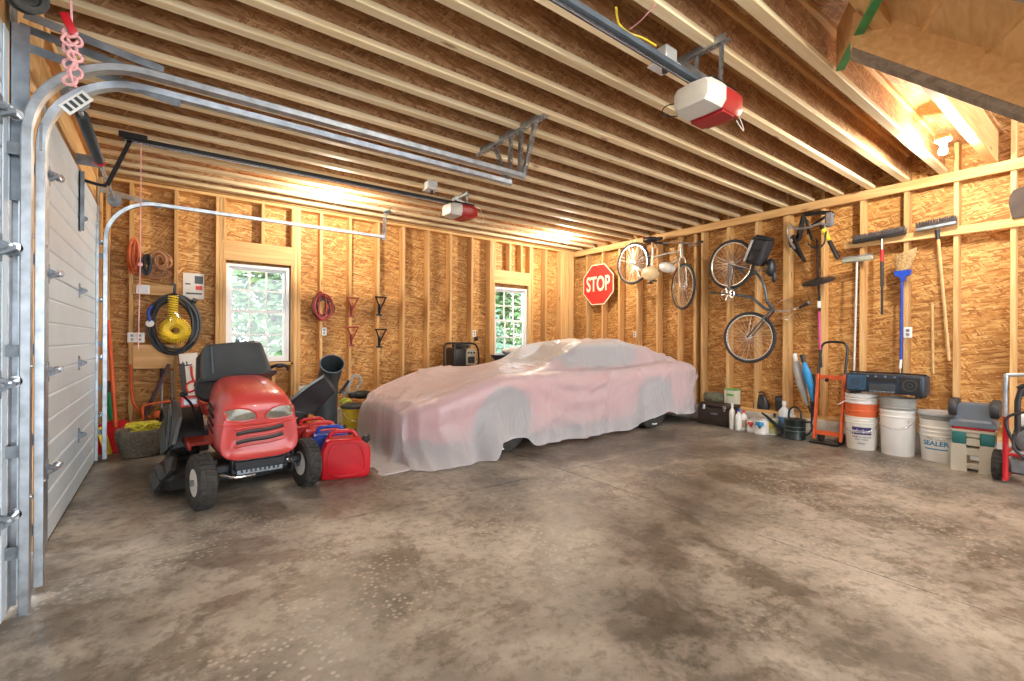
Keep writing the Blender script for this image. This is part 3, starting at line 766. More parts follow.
# hood
def sup(y, hw, z0, z1, k=4.2, n=36, bul=0):
    pts = []
    for i in range(n):
        a = 2 * PI * i / n; ca, sa = math.cos(a), math.sin(a)
        px = math.copysign(abs(ca) ** (2 / k), ca) * hw; pz = math.copysign(abs(sa) ** (2 / k), sa)
        z = (z0 + z1) / 2 + pz * (z1 - z0) / 2
        t = (z - z0) / max(z1 - z0, .01)
        px *= 1 - .20 * t ** 2
        pts.append((px, y - bul * (1 - abs(ca) ** 2) * (1 - abs(t - .45)), z))
    return pts
secs = [(-.135, .205, .35, .55), (-.160, .245, .315, .64), (-.155, .262, .300, .70), (-.12, .270, .295, .745), (-.04, .276, .295, .785), (.08, .278, .31, .815), (.25, .276, .33, .845), (.42, .262, .37, .865), (.52, .245, .42, .865), (.56, .22, .45, .84)]
hood = M().loft([sup(*q) for q in secs]); ho = hood.build('hood', m_bulky, mo, local=True, ang=50)
# raised nose ridge, head lamps, grille, louvres, all laid on the moulded front
from mathutils.bvhtree import BVHTree
_bv = BVHTree.FromPolygons([v.co for v in ho.data.vertices], [list(p.vertices) for p in ho.data.polygons])
def fy(x, z, off=0.0):
    h = _bv.ray_cast(Vector((x, -1, z)), Vector((0, 1, 0)))
    return Vector((x, (h[0].y if h[0] is not None else -.1) - off, z))
def fz(x, y, off=0.0):
    h = _bv.ray_cast(Vector((x, y, 2)), Vector((0, 0, -1)))
    return Vector((x, y, (h[0].z if h[0] is not None else .8) + off))
for s in (-1, 1):
    outline = catmull([Vector((s * a, 0, b)) for a, b in ((.028, .600), (.045, .640), (.10, .668), (.17, .675), (.225, .660), (.228, .615), (.205, .590), (.12, .578), (.06, .582))], 4, True)
    cen = sum(outline, Vector()) / len(outline)
    m = M(); rows = []
    for k in (1.0, .75, .5, .25, .04):
        rows.append([fy(cen.x + (p.x - cen.x) * k, cen.z + (p.z - cen.z) * k, .004 + .006 * (1 - k)) for p in outline])
    m.loft(rows, caps=True); m.build('headlamp', m_head, ho, local=True, ang=80)
    M().tube([fy(p.x, p.z, .002) for p in outline], .0065, 6, closed=True).build('headlamp_rim', m_redp, ho, local=True)
def band(zs, hw, r, off, mt, nm, lift=.02):
    m = M()
    for z in zs:
        m.tube([fy(hw * q / 6, z + lift * max(0, q / 6) ** 2 - .012 * max(0, -q / 6) ** 2, off) for q in range(-6, 7)], r, 8)
        m.build(nm, mt, ho, local=True); m = M()
band((.500, .438), .155, .017, -.006, m_black, 'grille_slot')
band((.532, .470, .408), .165, .010, .004, m_bulky, 'grille_bar')
M().tube([fy(.265 * q / 8, .560 - .012 * math.cos(q / 8 * 1.5), .0) for q in range(-8, 9)], .006, 6).build('hood_seam', m_redp, ho, local=True)
for k in range(4):
    for s in (-1, 1):
        M().box((s * .268, .14 + .01 * k, .50 + .055 * k), (.016, .18, .016), R=Matrix.Rotation(.18, 3, 'X')).build('side_louvre', m_black, ho, local=True)
for s in (-1, 1):
    M().tube([fz(s * (.07 - .002 * q), -.08 + .07 * q, -.002) for q in range(9)], .005, 6).build('hood_crease', m_bulky, ho, local=True)
# frame, engine bits, front bumper plate
M().box((0, .35, .26), (.34, 1.0, .07), bev=.01).box((0, -.10, .25), (.38, .05, .12), bev=.012).build('chassis', m_blackm, mo, local=True)
m = M(); m.box((0, -.135, .245), (.30, .012, .10))
m.build('front_plate', m_galvd, mo, local=True)
m = M(); [m.box((-.12 + .03 * k, -.144, .245), (.012, .008, .075)) for k in range(9)]; m.build('plate_slots', m_black, mo, local=True)
M().tube([(-.24, -.06, .2), (-.15, -.10, .17), (-.02, -.08, .17)], .012, 8, smooth=4).build('steering_link', m_steel, mo, local=True)
M().tube([(.26, -.04, .2), (.2, -.10, .25), (.1, -.08, .19)], .010, 8, smooth=4).build('steering_link', m_steel, mo, local=True)
# mowing deck
dk = []
for z, k in ((.06, 1.0), (.13, 1.0), (.165, .94), (.175, .80)):
    dk.append([(x * k, .62 + (y - .62) * k, z) for x, y in ((-.56, .35), (-.50, .25), (-.2, .30), (.0, .24), (.25, .30), (.38, .30), (.40, .45), (.40, .80), (.36, .95), (-.40, .95), (-.56, .80))])
M().loft(dk).build('mower_deck', m_black, mo, local=True, ang=25)
M().prism([(-.60, .34, .05), (-.50, .30, .20), (-.46, .55, .24), (-.46, .85, .22), (-.60, .85, .05)], (.03, 0, 0)).build('deflector', m_black, mo, local=True)
# left foot board and rear fender with fabric-like dark cover
M().box((0, .62, .335), (.72, .34, .018), bev=.006).box((-.37, .60, .33), (.02, .40, .05), bev=.005).build('foot_board', m_redp, mo, local=True)
for s in (-1, 1):
    rows = []
    wq = .46 if s < 0 else .38
    for k in range(10):
        a = PI * (.02 + .80 * k / 9); rr = .345
        yy, zz = 1.22 - rr * math.cos(a) * 1.05, .25 + rr * math.sin(a)
        o = .0 if k else .03
        rows.append([(s * .21, yy, zz), (s * wq, yy, zz - .015), (s * (wq + .025), yy, zz - .05), (s * (wq + .005), yy, zz - .05), (s * (wq - .01), yy, zz - .028), (s * .21, yy, zz - .014)])
    M().loft(rows).build('fender', m_black if s < 0 else m_redp, mo, local=True)
M().box((0, 1.2, .55), (.44, .55, .12), bev=.03, seg=2).build('seat_deck', m_redp, mo, local=True)
m = M(); m.prism([(-.47, .55, .34), (-.42, .62, .54), (-.40, 1.0, .62), (-.40, 1.4, .60), (-.50, 1.4, .32), (-.52, .8, .22)], (.025, 0, 0)); m.tube([(-.50, .6, .3), (-.47, .68, .52), (-.45, 1.0, .6)], .012, 6, smooth=3); m.build('side_guard', m_dgrey, mo, local=True)
# dashboard, steering column and wheel, levers
M().box((0, .78, .80), (.38, .18, .26), bev=.03, seg=2).build('dashboard', m_redp, mo, local=True)
sw_ = M().torus((0, .93, .97), (0, .55, .83), .17, .014, 36, 8); sw_.cyl((0, .80, .86), (0, .93, .965), .02).cyl((-.16, .93, .97), (.16, .93, .97), .01); sw_.build('steering_wheel', m_black, mo, local=True)
M().tube([(-.30, .62, .45), (-.33, .58, .62), (-.40, .54, .72)], .009, 8, smooth=3).ball((-.405, .538, .73), .02).build('lever', m_blackm, mo, local=True)
M().tube([(.22, .85, .85), (.32, .78, .92), (.40, .74, .93), (.44, .76, .88)], .014, 8, smooth=4).ball((.36, .76, .925), (.05, .025, .022)).build('lever', m_black, mo, local=True)
M().box((-.345, .64, .66), (.13, .05, .09), bev=.01).build('control_box', m_redp, mo, local=True)
M().box((-.345, .612, .66), (.09, .012, .05), bev=.004).build('control_plate', m_galv, mo, local=True)
# tipped seat
SV = Vector((.0, .62, .83))
R = Matrix.Rotation(math.radians(-6), 3, 'Y') @ Matrix.Rotation(math.radians(-14), 3, 'X')
def seatrow(z, hw, y0, y1, k=5):
    out = []
    for i in range(32):
        a = 2 * PI * i / 32; ca, sa = math.cos(a), math.sin(a)
        out.append(R @ Vector((math.copysign(abs(ca) ** (2 / k), ca) * hw, (y0 + y1) / 2 + math.copysign(abs(sa) ** (2 / k), sa) * (y1 - y0) / 2, z)) + SV)
    return out
s_ = M().loft([seatrow(0, .30, -.10, .26), seatrow(.018, .31, -.11, .27), seatrow(.022, .275, -.085, .25), seatrow(.05, .262, -.075, .24), seatrow(.17, .248, -.06, .22), seatrow(.29, .225, -.045, .19), seatrow(.315, .205, -.025, .16)])
so = s_.build('seat', m_dgrey, mo, local=True, ang=30)
M().loft([seatrow(.03, .285, .20, .30), seatrow(.26, .255, .17, .27), seatrow(.30, .22, .19, .25)]).build('seat_shell', m_black, so, local=True)
m = M(); [m.tube([R @ Vector((s * .19, -.085 + .0, .06)) + SV, R @ Vector((s * .17, -.055, .29)) + SV], .006, 6) for s in (-1,)]; m.build('seat_piping', m_ygrey, so, local=True)
M().box(R @ Vector((.05, .06, .33)) + SV, (.03, .02, .05), R=R, bev=.004).build('seat_latch', m_ygrey, so, local=True)
M().lathe([(.10, 0), (.12, .02), (.10, .05), (.03, .06)], (-.20, .60, .76), (-.3, -.6, .2), 20).build('seat_spring', m_black, mo, local=True)

# ================================================================ gas cans
def gas_can(loc, rz, mt, lab, sx=1.0):
    t = thing('fuel_can', lab, 'fuel can', loc, rz, 'plastic fuel cans beside the mower')
    def prof(y):
        return [(-.18, y, .0), (.165, y, .0), (.195, y, .03), (.20, y, .20), (.195, y, .25), (.11, y, .325), (.09, y, .335), (-.12, y, .335), (-.155, y, .32), (-.185, y, .26), (-.195, y, .20), (-.195, y, .03)]
    rows = []
    for y, k in ((-.105, .90), (-.098, .96), (-.085, 1.0), (.085, 1.0), (.098, .96), (.105, .90)):
        rows.append([(p[0] * sx * k, y, .19 + (p[2] - .19) * k) for p in prof(y)])
    b = M().loft(rows).build('body', mt, t, local=True, ang=30)
    h = M().tube([(-.13 * sx, 0, .32), (-.11 * sx, 0, .375), (-.02, 0, .385), (.06, 0, .378), (.10 * sx, 0, .315)], .017, 10, smooth=5, flat=1.0); h.build('handle', mt, t, local=True)
    c = M().lathe([(.032, 0), (.034, .01), (.034, .035), (.026, .04), (.012, .07)], (.155 * sx, 0, .29), (.6, 0, .8), 20); c.build('cap', m_black, t, local=True)
    l = M(); l.tube([(-.13 * sx, -.108, .05), (-.13 * sx, -.108, .24), (-.08 * sx, -.108, .30), (.06 * sx, -.108, .30), (.13 * sx, -.108, .23), (.13 * sx, -.108, .05)], .0045, 5, closed=True, smooth=3); l.build('moulded_rib', mt, t, local=True)
    return t
gas_can((1.235, 4.06, 0), math.radians(-14), m_red, 'bright red plastic fuel can, nearest the camera', 1.0)
gas_can((1.205, 4.34, 0), math.radians(-14), m_blue, 'blue plastic fuel can between two red ones', 1.0)
gas_can((1.20, 4.60, 0), math.radians(-10), mat('faded red plastic', (.62, .05, .05), .4, 0, .1), 'faded red fuel can behind the blue one', 1.0)
gas_can((1.18, 4.87, 0), math.radians(-5), mat('deep red plastic', (.50, .01, .012), .4, 0, .1), 'deep red fuel can at the back of the row', 1.05)

# ================================================================ bagger chute tubes
ct = thing('grass_chute', 'upright black plastic grass chute with an open round mouth', 'chute', (1.50, 5.5, 0))
def hollow(pts, rad, n=28, th=.006):
    m = M(); P = [Vector(p) for p in pts]
    rows = []
    def rr(k):
        rows = []
        prev = None
        for i, p in enumerate(P):
            t = (P[min(i + 1, len(P) - 1)] - P[max(i - 1, 0)]).normalized()
            x = Vector((1, 0, 0)); x = (x - t * x.dot(t)).normalized(); y = t.cross(x)
            rows.append([p + x * ((rad[i] - k) * math.cos(2 * PI * j / n)) + y * ((rad[i] - k) * math.sin(2 * PI * j / n)) for j in range(n)])
        return rows
    return m.loft(rr(0) + rr(th)[::-1], caps=False)
hollow([(1.47, 5.58, 0), (1.47, 5.58, .25), (1.47, 5.57, .50), (1.47, 5.50, .70), (1.47, 5.36, .84), (1.46, 5.29, .90)], [.13, .13, .125, .118, .12, .125]).build('tube', m_dgrey, ct)
M().torus((1.46, 5.288, .902), (-.1, -.72, .65), .126, .007, 32, 6).build('mouth_rim', m_ygrey, ct)
ct2 = thing('grass_chute', 'black rectangular plastic chute leaning beside the upright tube', 'chute', (1.2, 5.45, 0))
A = Vector((1.12, 5.50, .05)); B = Vector((1.10, 5.28, .42)); C = Vector((1.40, 5.17, .70))
rows = []
for p, t, w_, h_ in ((Vector((1.10, 5.28, 0)), Vector((0, 0, 1)), .34, .14), (B, Vector((.25, -.1, 1)), .33, .14), (Vector((1.26, 5.22, .58)), Vector((.8, -.2, .7)), .24, .15), (C, Vector((.8, -.3, .55)), .20, .14)):
    t.normalize(); y = Vector((0, 1, 0)); y = (y - t * y.dot(t)).normalized(); x = y.cross(t)
    rows.append([p + x * (w_ / 2 * a) + y * (h_ / 2 * b) for a, b in ((-1, -.8), (-.85, -1), (.85, -1), (1, -.8), (1, .8), (.85, 1), (-.85, 1), (-1, .8))])
M().loft(rows).build('tube', m_black, ct2, ang=30)
M().tube(rows[1], .008, 6, closed=True).tube(rows[3], .007, 6, closed=True).build('flange', m_dgrey, ct2)

# ================================================================ things between chutes and car
bk = thing('bucket', 'yellow bucket with a dark lid between the chutes and the covered car', 'bucket', (1.82, 5.62, 0))
YB = bk
M().lathe([(.13, 0), (.135, .005), (.155, .30), (.16, .31), (.16, .33)], (1.82, 5.62, 0), n=28).build('body', m_yellow, bk)
M().lathe([(.165, .33), (.17, .335), (.17, .365), (.15, .375), (.02, .385)], (1.82, 5.62, 0), n=28).build('lid', m_dgrey, bk)
M().tube([(1.67, 5.62, .30), (1.70, 5.47, .22), (1.82, 5.44, .18), (1.94, 5.47, .22), (1.97, 5.62, .30)], .004, 6, smooth=5).build('handle', m_steel, bk)
tag(M().tube([(1.66, 5.58, .40), (1.70, 5.55, .43), (1.74, 5.60, .41), (1.70, 5.66, .44), (1.64, 5.62, .41), (1.69, 5.56, .45), (1.76, 5.57, .41)], .014, 7, smooth=5).build('rag', mat('lime cloth', (.55, .62, .10), .9, 0, .2)), 'lime green rag lying on the yellow bucket lid', 'rag')
tm = thing('string_trimmer', 'string trimmer with a looped grey handle lying over the yellow bucket', 'trimmer', (1.85, 5.75, .40))
M().tube([(1.50, 5.80, .50), (1.72, 5.76, .51), (2.25, 5.74, .47)], .012, 8).build('shaft', m_galvd, tm)
M().tube([(1.72, 5.76, .46), (1.76, 5.72, .56), (1.80, 5.70, .66), (1.84, 5.70, .72), (1.90, 5.70, .70), (1.92, 5.70, .62), (1.86, 5.72, .53)], .014, 8, smooth=4).build('loop_handle', mat('grey blue grip', (.30, .38, .44), .4), tm)
M().tube([(1.66, 5.74, .50), (1.74, 5.74, .60), (1.78, 5.73, .66)], .018, 8, smooth=3).build('grip', m_black, tm)
M().ball((1.95, 5.74, .47), (.14, .07, .055), 16).box((1.84, 5.74, .47), (.12, .09, .07), bev=.015).build('motor_housing', m_black, tm)
tag(M().b2((1.57, 6.30, .26), (1.86, 6.50, .45), bev=.01).build('storage_box', m_black), 'black storage box on the floor beneath the hanging cable', 'box') if False else None
m_or2 = mat('worn orange plastic', (.66, .25, .03), .5, 0, .2)
tag(M().box((1.27, 5.15, .33), (.20, .05, .04), R=Matrix.Rotation(.5, 3, 'Y'), bev=.008).box((1.22, 5.15, .17), (.12, .10, .34), bev=.01).build('garden_tool', m_or2), 'worn orange tool handle standing between the mower and the chutes', 'tool')
for o_ in (bk, tm, bpy.data.objects['rag']): o_.location = Vector(o_.location) + Vector((.05, .16, 0))
lt = thing('label_card', 'small white printed card on the wall behind the chutes', 'card', tuple(at(303, 394, 1, 6.595)))
p = at(303, 393, 1, 6.592); M().b2((p.x - .05, 6.588, p.z - .09), (p.x + .05, 6.598, p.z + .09)).build('card', m_lab, lt)
m = M(); [m.b2((p.x - .03, 6.586, p.z + dz), (p.x + .03, 6.589, p.z + dz + .018)) for dz in (.03, -.0, -.05)]; m.build('print', m_black, lt)

# ================================================================ far left corner
# wicker basket with yellow rope
bs = thing('wicker_basket', 'round grey wicker basket heaped with yellow rope', 'basket', (-.20, 5.95, 0))
m_wick = mat('grey wicker', (.20, .165, .13), .85, 0, .35, 40, .6)
m = M(); m.lathe([(.13, 0), (.15, .01), (.19, .14), (.20, .25), (.205, .27), (.19, .27), (.18, .24), (.15, .05), (.0, .03)], (-.20, 5.95, 0), n=36)
for k in range(12):
    z = .02 + .021 * k; r = .152 + .05 * min(1, z / .2)
    m.torus((-.20, 5.95, z), (0, 0, 1), r, .009, 30, 6)
m.build('basket', m_wick, bs)
random.seed(3)
m = M()
for k in range(4):
    pts = []
    for j in range(9):
        a = random.uniform(0, 2 * PI); r = random.uniform(.05, .17); pts.append((-.18 + r * math.cos(a), 5.94 + r * math.sin(a), .25 + random.uniform(0, .08)))
    m.tube(pts, .009, 6, smooth=6, closed=True)
tag(m.build('rope', mat('yellow rope', (.70, .62, .06), .7, 0, .15, 40)), 'yellow-green rope heaped in the wicker basket', 'rope')
# red snow shovel
sv = thing('snow_shovel', 'red snow shovel with an orange handle leaning in the corner', 'shovel', (-.42, 6.25, 0))
M().tube([(-.50, 6.50, 1.36), (-.42, 6.28, .25)], .019, 10).build('handle', m_orange, sv)
M().prism([(-.56, 6.22, .02), (-.26, 6.16, .0), (-.27, 6.24, .27), (-.36, 6.28, .31), (-.46, 6.30, .31), (-.56, 6.30, .27)], (.0, .015, .012)).tube([(-.56, 6.22, .01), (-.41, 6.195, .01), (-.26, 6.17, .01)], .008, 6).build('blade', m_red, sv)
gr = thing('garden_pole', 'green and black pole tool standing in the left corner', 'tool', (-.47, 6.42, .0))
M().cyl((-.49, 6.45, .60), (-.455, 6.42, .27), .034, .03, 14).build('sleeve', mat('green plastic', (.0, .28, .10), .4), gr)
M().cyl((-.50, 6.46, .72), (-.49, 6.45, .60), .022, n=12).cyl((-.455, 6.42, .27), (-.44, 6.40, .0), .015, .02, 12).build('grip', m_black, gr)
yb = thing('push_broom', 'yellow broom head leaning in the corner beside the basket', 'broom', (-.47, 6.05, 0))
M().beam((-.52, 6.05, .30), (-.455, 6.02, .03), .07, .045, bev=.01).build('head', m_yellow, yb)
M().cyl((-.50, 6.09, .20), (-.505, 6.12, .75), .011, n=8).build('pole', m_dgrey, yb)
# leaning tools behind the plywood gusset
def pole(name, lab, cat, a, b, r, mt, extra=None):
    t = thing(name, lab, cat, b)
    M().tube([a, b], r, 8).build('shaft', mt, t)
    if extra: extra(t)
    return t
m_pur = mat('dark plum plastic', (.09, .06, .08), .5, 0, .2)
def X1(t): M().beam((-.04, 6.49, .72), (-.17, 6.43, .38), .07, .02, bev=.006).build('blade', m_pur, t)
pole('garden_tool', 'dark plum bladed garden tool leaning behind the orange cart', 'tool', (.02, 6.52, .88), (-.20, 6.42, .30), .018, m_pur, X1)
def X2(t): M().cyl((-.045, 6.60, .72), (-.045, 6.60, .83), .02, n=10).build('grip', m_black, t)
pole('garden_tool', 'slim steel-shafted tool standing against the strand board', 'tool', (-.045, 6.60, .74), (-.045, 6.50, .28), .013, m_galv, X2)
def X3(t): M().cyl((.055, 6.56, .28), (.05, 6.585, .50), .022, n=10).build('grip', m_black, t)
pole('garden_tool', 'steel bar tool with a black lower grip beside the stud', 'tool', (.04, 6.59, .80), (.055, 6.555, .28), .013, m_galv, X3)
tag(M().tube([at(131, 365, 1, 6.57), at(131, 385, 1, 6.56), at(133, 402, 1, 6.55), at(140, 412, 1, 6.53), at(150, 418, 1, 6.5)], .014, 8, smooth=5).build('orange_hose', m_orange), 'thick orange hose hanging below the plywood panel', 'hose')
# orange cart / spreader frame
random.seed(1)
oc = thing('garden_cart', 'orange tubular cart frame behind the wicker basket', 'cart', (.12, 6.2, 0))
M().tube([at(143, 420, 1, 6.24), at(143, 408, 1, 6.24), at(148, 405, 1, 6.24), at(170, 402, 1, 6.24), at(185, 403, 1, 6.24)], .011, 8, smooth=4).build('handle_frame', m_orange, oc)
M().box((.06, 6.24, .36), (.34, .13, .07), bev=.015).build('tray', m_orange, oc)
M().box((.10, 6.24, .41), (.14, .10, .05), bev=.01).build('lid', m_white, oc)
for xx in (-.08, .20):
    for yy in (6.20, 6.28): M().cyl((xx, yy, 0), (xx, yy, .33), .012, n=8).build('leg', m_blackm, oc)
bl = thing('tool_case', 'black tool case on the floor between the basket and the mower', 'case', (.08, 5.92, 0))
M().box((.19, 5.93, .12), (.34, .22, .24), bev=.02, seg=2).build('body', m_black, bl)
M().box((.19, 5.815, .22), (.30, .012, .02), bev=.003).box((.19, 5.815, .09), (.30, .012, .012)).build('trim', m_dgrey, bl)
M().tube([(.06, 5.82, .24), (.08, 5.80, .30), (.16, 5.80, .33), (.12, 5.81, .26)], .008, 6, smooth=5).build('handle', m_steel, bl)
# tall carton with saw
m_cardw = mat('white carton', (.74, .72, .68), .6, 0, .04)
bx = thing('carton', 'tall narrow white carton with red print leaning by the stud', 'carton', (.2, 6.45, 0))
R = Matrix.Rotation(math.radians(-5), 3, 'Y') @ Matrix.Rotation(math.radians(-10), 3, 'X')
bc = Vector((.225, 6.44, .60))
M().box(bc, (.18, .12, .80), R=R).build('box', m_cardw, bx)
M().box(bc + R @ Vector((-.088, 0, 0)), (.008, .13, .80), R=R).box(bc + R @ Vector((-.062, -.062, -.05)), (.045, .006, .68), R=R).build('side_print', m_black, bx)
def tx(s, size, mt, parent, c, R_, name='lettering', ext=.002, off=0.0, sx=1.0, local=False):
    cu = bpy.data.curves.new('letters', 'FONT'); cu.body = s; cu.size = size; cu.align_x = 'CENTER'; cu.align_y = 'CENTER'; cu.extrude = ext; cu.offset = off
    o = bpy.data.objects.new('letters', cu); scn.collection.objects.link(o)
    me = bpy.data.meshes.new_from_object(o.evaluated_get(bpy.context.evaluated_depsgraph_get()))
    bpy.data.objects.remove(o); bpy.data.curves.remove(cu)
    org = Vector((0, 0, 0)) if local else WORLD.get(parent.name, Vector((0, 0, 0)))
    for v in me.vertices: v.co = R_ @ Vector((v.co.x * sx, v.co.y, v.co.z)) + Vector(c) - org
    me.materials.clear(); me.materials.append(mt)
    q = bpy.data.objects.new(name, me); scn.collection.objects.link(q); q.parent = parent
    return q
RXb = Matrix(((1, 0, 0), (0, 0, -1), (0, 1, 0)))          # letters upright facing -y
RXr = Matrix(((0, 0, -1), (-1, 0, 0), (0, 1, 0)))         # letters upright facing -x
m_redpr = mat('red print', (.62, .04, .04), .5)
tx('F', .13, m_black, bx, bc + R @ Vector((-.01, -.063, .28)), R @ RXb @ Matrix.Rotation(PI / 2, 3, 'Z'), sx=1.1)
m = M(); m.tube([bc + R @ Vector(q) for q in ((.02, -.064, .25), (.02, -.064, .12), (.05, -.064, .0), (-.03, -.064, -.04), (-.04, -.064, .05), (.05, -.064, .08), (.04, -.064, .0))], .011, 6, smooth=4); m.build('red_print', m_redpr, bx)
# back wall hangings
def onwall(px, py, y=6.6): return at(px, py, 1, y)
op = thing('wall_notice', 'white notice sheet pinned to the boards above the hose', 'paper', tuple(onwall(193, 288)))
p0 = at(183, 273, 1, 6.73); p1 = at(204, 300, 1, 6.73)
M().b2((p0.x, 6.728, p1.z), (p1.x, 6.736, p0.z)).build('sheet', m_cardw, op)
w_ = p1.x - p0.x; h_ = p0.z - p1.z
M().b2((p0.x + w_ * .55, 6.725, p1.z + h_ * .6), (p0.x + w_ * .95, 6.7285, p1.z + h_ * .9)).build('print', m_dgrey, op)
m = M(); m.b2((p0.x + w_ * .15, 6.725, p1.z + h_ * .18), (p0.x + w_ * .9, 6.7285, p1.z + h_ * .24)); m.build('print', m_dgrey, op)
M().b2((p0.x + w_ * .1, 6.725, p1.z + h_ * .55), (p0.x + w_ * .35, 6.7285, p1.z + h_ * .60)).build('print', m_dgrey, op)
M().b2((p0.x + w_ * .6, 6.724, p1.z + h_ * .36), (p0.x + w_ * .92, 6.7285, p1.z + h_ * .52)).build('print', m_redpr, op)
def outlet(px, py, w_, h_, lab, nm='wall_outlet', cat='outlet', axis=1, val=6.59, slots=True):
    p = at(px, py, axis, val); t = thing(nm, lab, cat, tuple(p))
    if axis == 1:
        M().b2((p.x - w_, val - .012, p.z - h_), (p.x + w_, val, p.z + h_), bev=.003).build('plate', m_white, t)
        m = M()
        for dx in ((-w_ * .45, w_ * .45) if w_ > .05 else (0,)):
            for dz in (-h_ * .38, h_ * .38): m.b2((p.x + dx - .012, val - .015, p.z + dz - .014), (p.x + dx + .012, val - .0122, p.z + dz + .014))
    else:
        M().b2((val - .012, p.y - w_, p.z - h_), (val, p.y + w_, p.z + h_), bev=.003).build('plate', m_white, t)
        m = M()
        for dz in (-h_ * .38, h_ * .38): m.b2((val - .015, p.y - .014, p.z + dz - .014), (val - .0122, p.y + .014, p.z + dz + .014))
    m.build('sockets', m_galvd, t)
    return t
outlet(136, 338, .075, .055, 'double white outlet plate above the plywood panel', val=6.60)
outlet(324, 332, .032, .055, 'single white switch plate below the red cable coil', val=6.598)
o_ = outlet(474, 334, .035, .055, 'white outlet with a black adapter right of the generator', val=6.598)
p = at(476, 339, 1, 6.57); M().b2((p.x - .03, 6.54, p.z - .04), (p.x + .03, 6.588, p.z + .03), bev=.006).build('adapter', m_black, o_)
p = at(143, 290, 1, 6.58); t = thing('outlet_box', 'white outlet box on the upper board beside the cords', 'outlet box', tuple(p))
M().b2((p.x - .06, 6.555, p.z - .05), (p.x + .06, 6.60, p.z + .05), bev=.005).build('box', m_white, t)
M().b2((p.x - .045, 6.551, p.z - .035), (p.x + .045, 6.556, p.z + .035)).build('face', m_grey, t)

LO = .72
def coil(m, c, rx, rz, n, r, y, jit=.02, turns=5, seed=1):
    random.seed(seed)
    for k in range(turns):
        ex, ez = rx * random.uniform(LO, 1.05), rz * random.uniform(.5 + LO / 2, 1.04); ox, oz = random.uniform(-jit, jit), random.uniform(-jit, jit)
        ph = random.uniform(0, 6)
        m.tube([(c[0] + ox + ex * math.sin(2 * PI * j / n), y - .012 * k + .008 * math.sin(ph + j), c[1] + oz + ez * math.cos(2 * PI * j / n)) for j in range(n)], r, 7, closed=True, smooth=3)
m_hose = mat('black rubber hose', (.035, .042, .05), .4, 0, .2)
c = at(173, 326, 1, 6.56)
hk = thing('hose_hook', 'black steel strap hook on the stud above the hose', 'hook', (c.x, 6.58, 1.7))
p = at(174, 291, 1, 6.58)
M().b2((p.x - .02, 6.592, p.z - .07), (p.x + .02, 6.600, p.z + .08)).tube([(p.x, 6.60, p.z - .03), (p.x, 6.42, p.z - .05), (p.x, 6.40, p.z + .02)], .010, 8, smooth=4).build('hook', m_blackm, hk)
hs = thing('air_hose', 'large coil of black hose hanging from the hook', 'hose', (c.x, 6.5, c.z - .37))
m = M(); coil(m, (c.x, c.z), .235, .33, 16, .0135, 6.53, .025, 7, 4); m.build('coils', m_hose, hs)
M().lathe([(.0, 0), (.035, .0), (.038, .02), (.0, .03)], tuple(at(150, 324, 1, 6.44)), (0, -1, 0), 16).build('gauge', m_white, hs)
M().tube([at(152, 306, 1, 6.42), at(148, 313, 1, 6.42), at(150, 322, 1, 6.42)], .014, 8, smooth=3).build('hose_fitting', m_blue, hs)
M().tube([at(192, 300, 1, 6.46), at(197, 302, 1, 6.46)], .028, 10).build('nozzle', m_hose, hs)
ys = thing('coiled_air_line', 'yellow spiral air line hanging inside the black hose coil', 'hose', (c.x, 6.45, c.z - .3))
m = M()
a = at(173, 296, 1, 6.40); b = at(172, 320, 1, 6.40)
pts = [(a.x + .045 * math.cos(t * .9), 6.38 + .045 * math.sin(t * .9), a.z + (b.z - a.z) * t / 70) for t in range(71)]
m.tube(pts, .007, 6)
c2 = at(175, 331, 1, 6.42)
pts = []
for t in range(260):
    th = 2 * PI * t / 260; rr = .09
    pts.append((c2.x + (rr + .05 * math.cos(t * .9)) * math.sin(th) * 1.05, 6.38 + .055 * math.sin(t * .9), c2.z + (rr + .055 * math.cos(t * .9)) * math.cos(th)))
m.tube(pts, .007, 6, closed=False)
m.build('spiral', m_yellow, ys)
M().cyl(tuple(at(171, 318, 1, 6.36)), tuple(at(170, 324, 1, 6.36)), .015, n=10).cyl(tuple(at(174, 312, 1, 6.36)), tuple(at(179, 318, 1, 6.36)), .014, n=10).build('fitting', m_steel, ys)
m_cord_o = mat('orange cord', (.66, .15, .05), .55, 0, .12)
LO = .25
def hank(name, px, py, rx, rz, turns, mt, lab, seed, y=6.56, r=.010):
    p = at(px, py, 1, y); t = thing(name, lab, 'cord', (p.x, y, p.z - rz))
    m = M(); coil(m, (p.x, p.z), rx, rz, 12, r, y, .018, turns, seed)
    m.build('loops', mt, t); return t, p
h_, p = hank('extension_cord', 135, 257, .045, .17, 9, m_cord_o, 'long hank of orange extension cord at the far left', 2)
h_, p = hank('extension_cord', 160, 263, .11, .09, 12, mat('brown cord', (.42, .21, .10), .6, 0, .15), 'tangled brown cord loops on the upper board', 5)
m = M(); coil(m, (p.x - .02, p.z - .13), .14, .055, 12, .010, 6.55, .02, 8, 9); m.build('loops', mat('brown cord', (.42, .21, .10)), h_)
hank('extension_cord', 146, 265, .035, .11, 8, m_hose, 'small hank of black cord between the orange and brown cords', 6, 6.46)
h_, p = hank('jumper_cable', 321, 307, .165, .185, 9, mat('dark red cable', (.36, .05, .045), .5, 0, .15), 'coil of red and black jumper cable on the back wall', 8, 6.57, .009)
m = M(); coil(m, (p.x, p.z), .15, .17, 12, .009, 6.55, .03, 5, 12); m.build('black_loops', m_hose, h_)
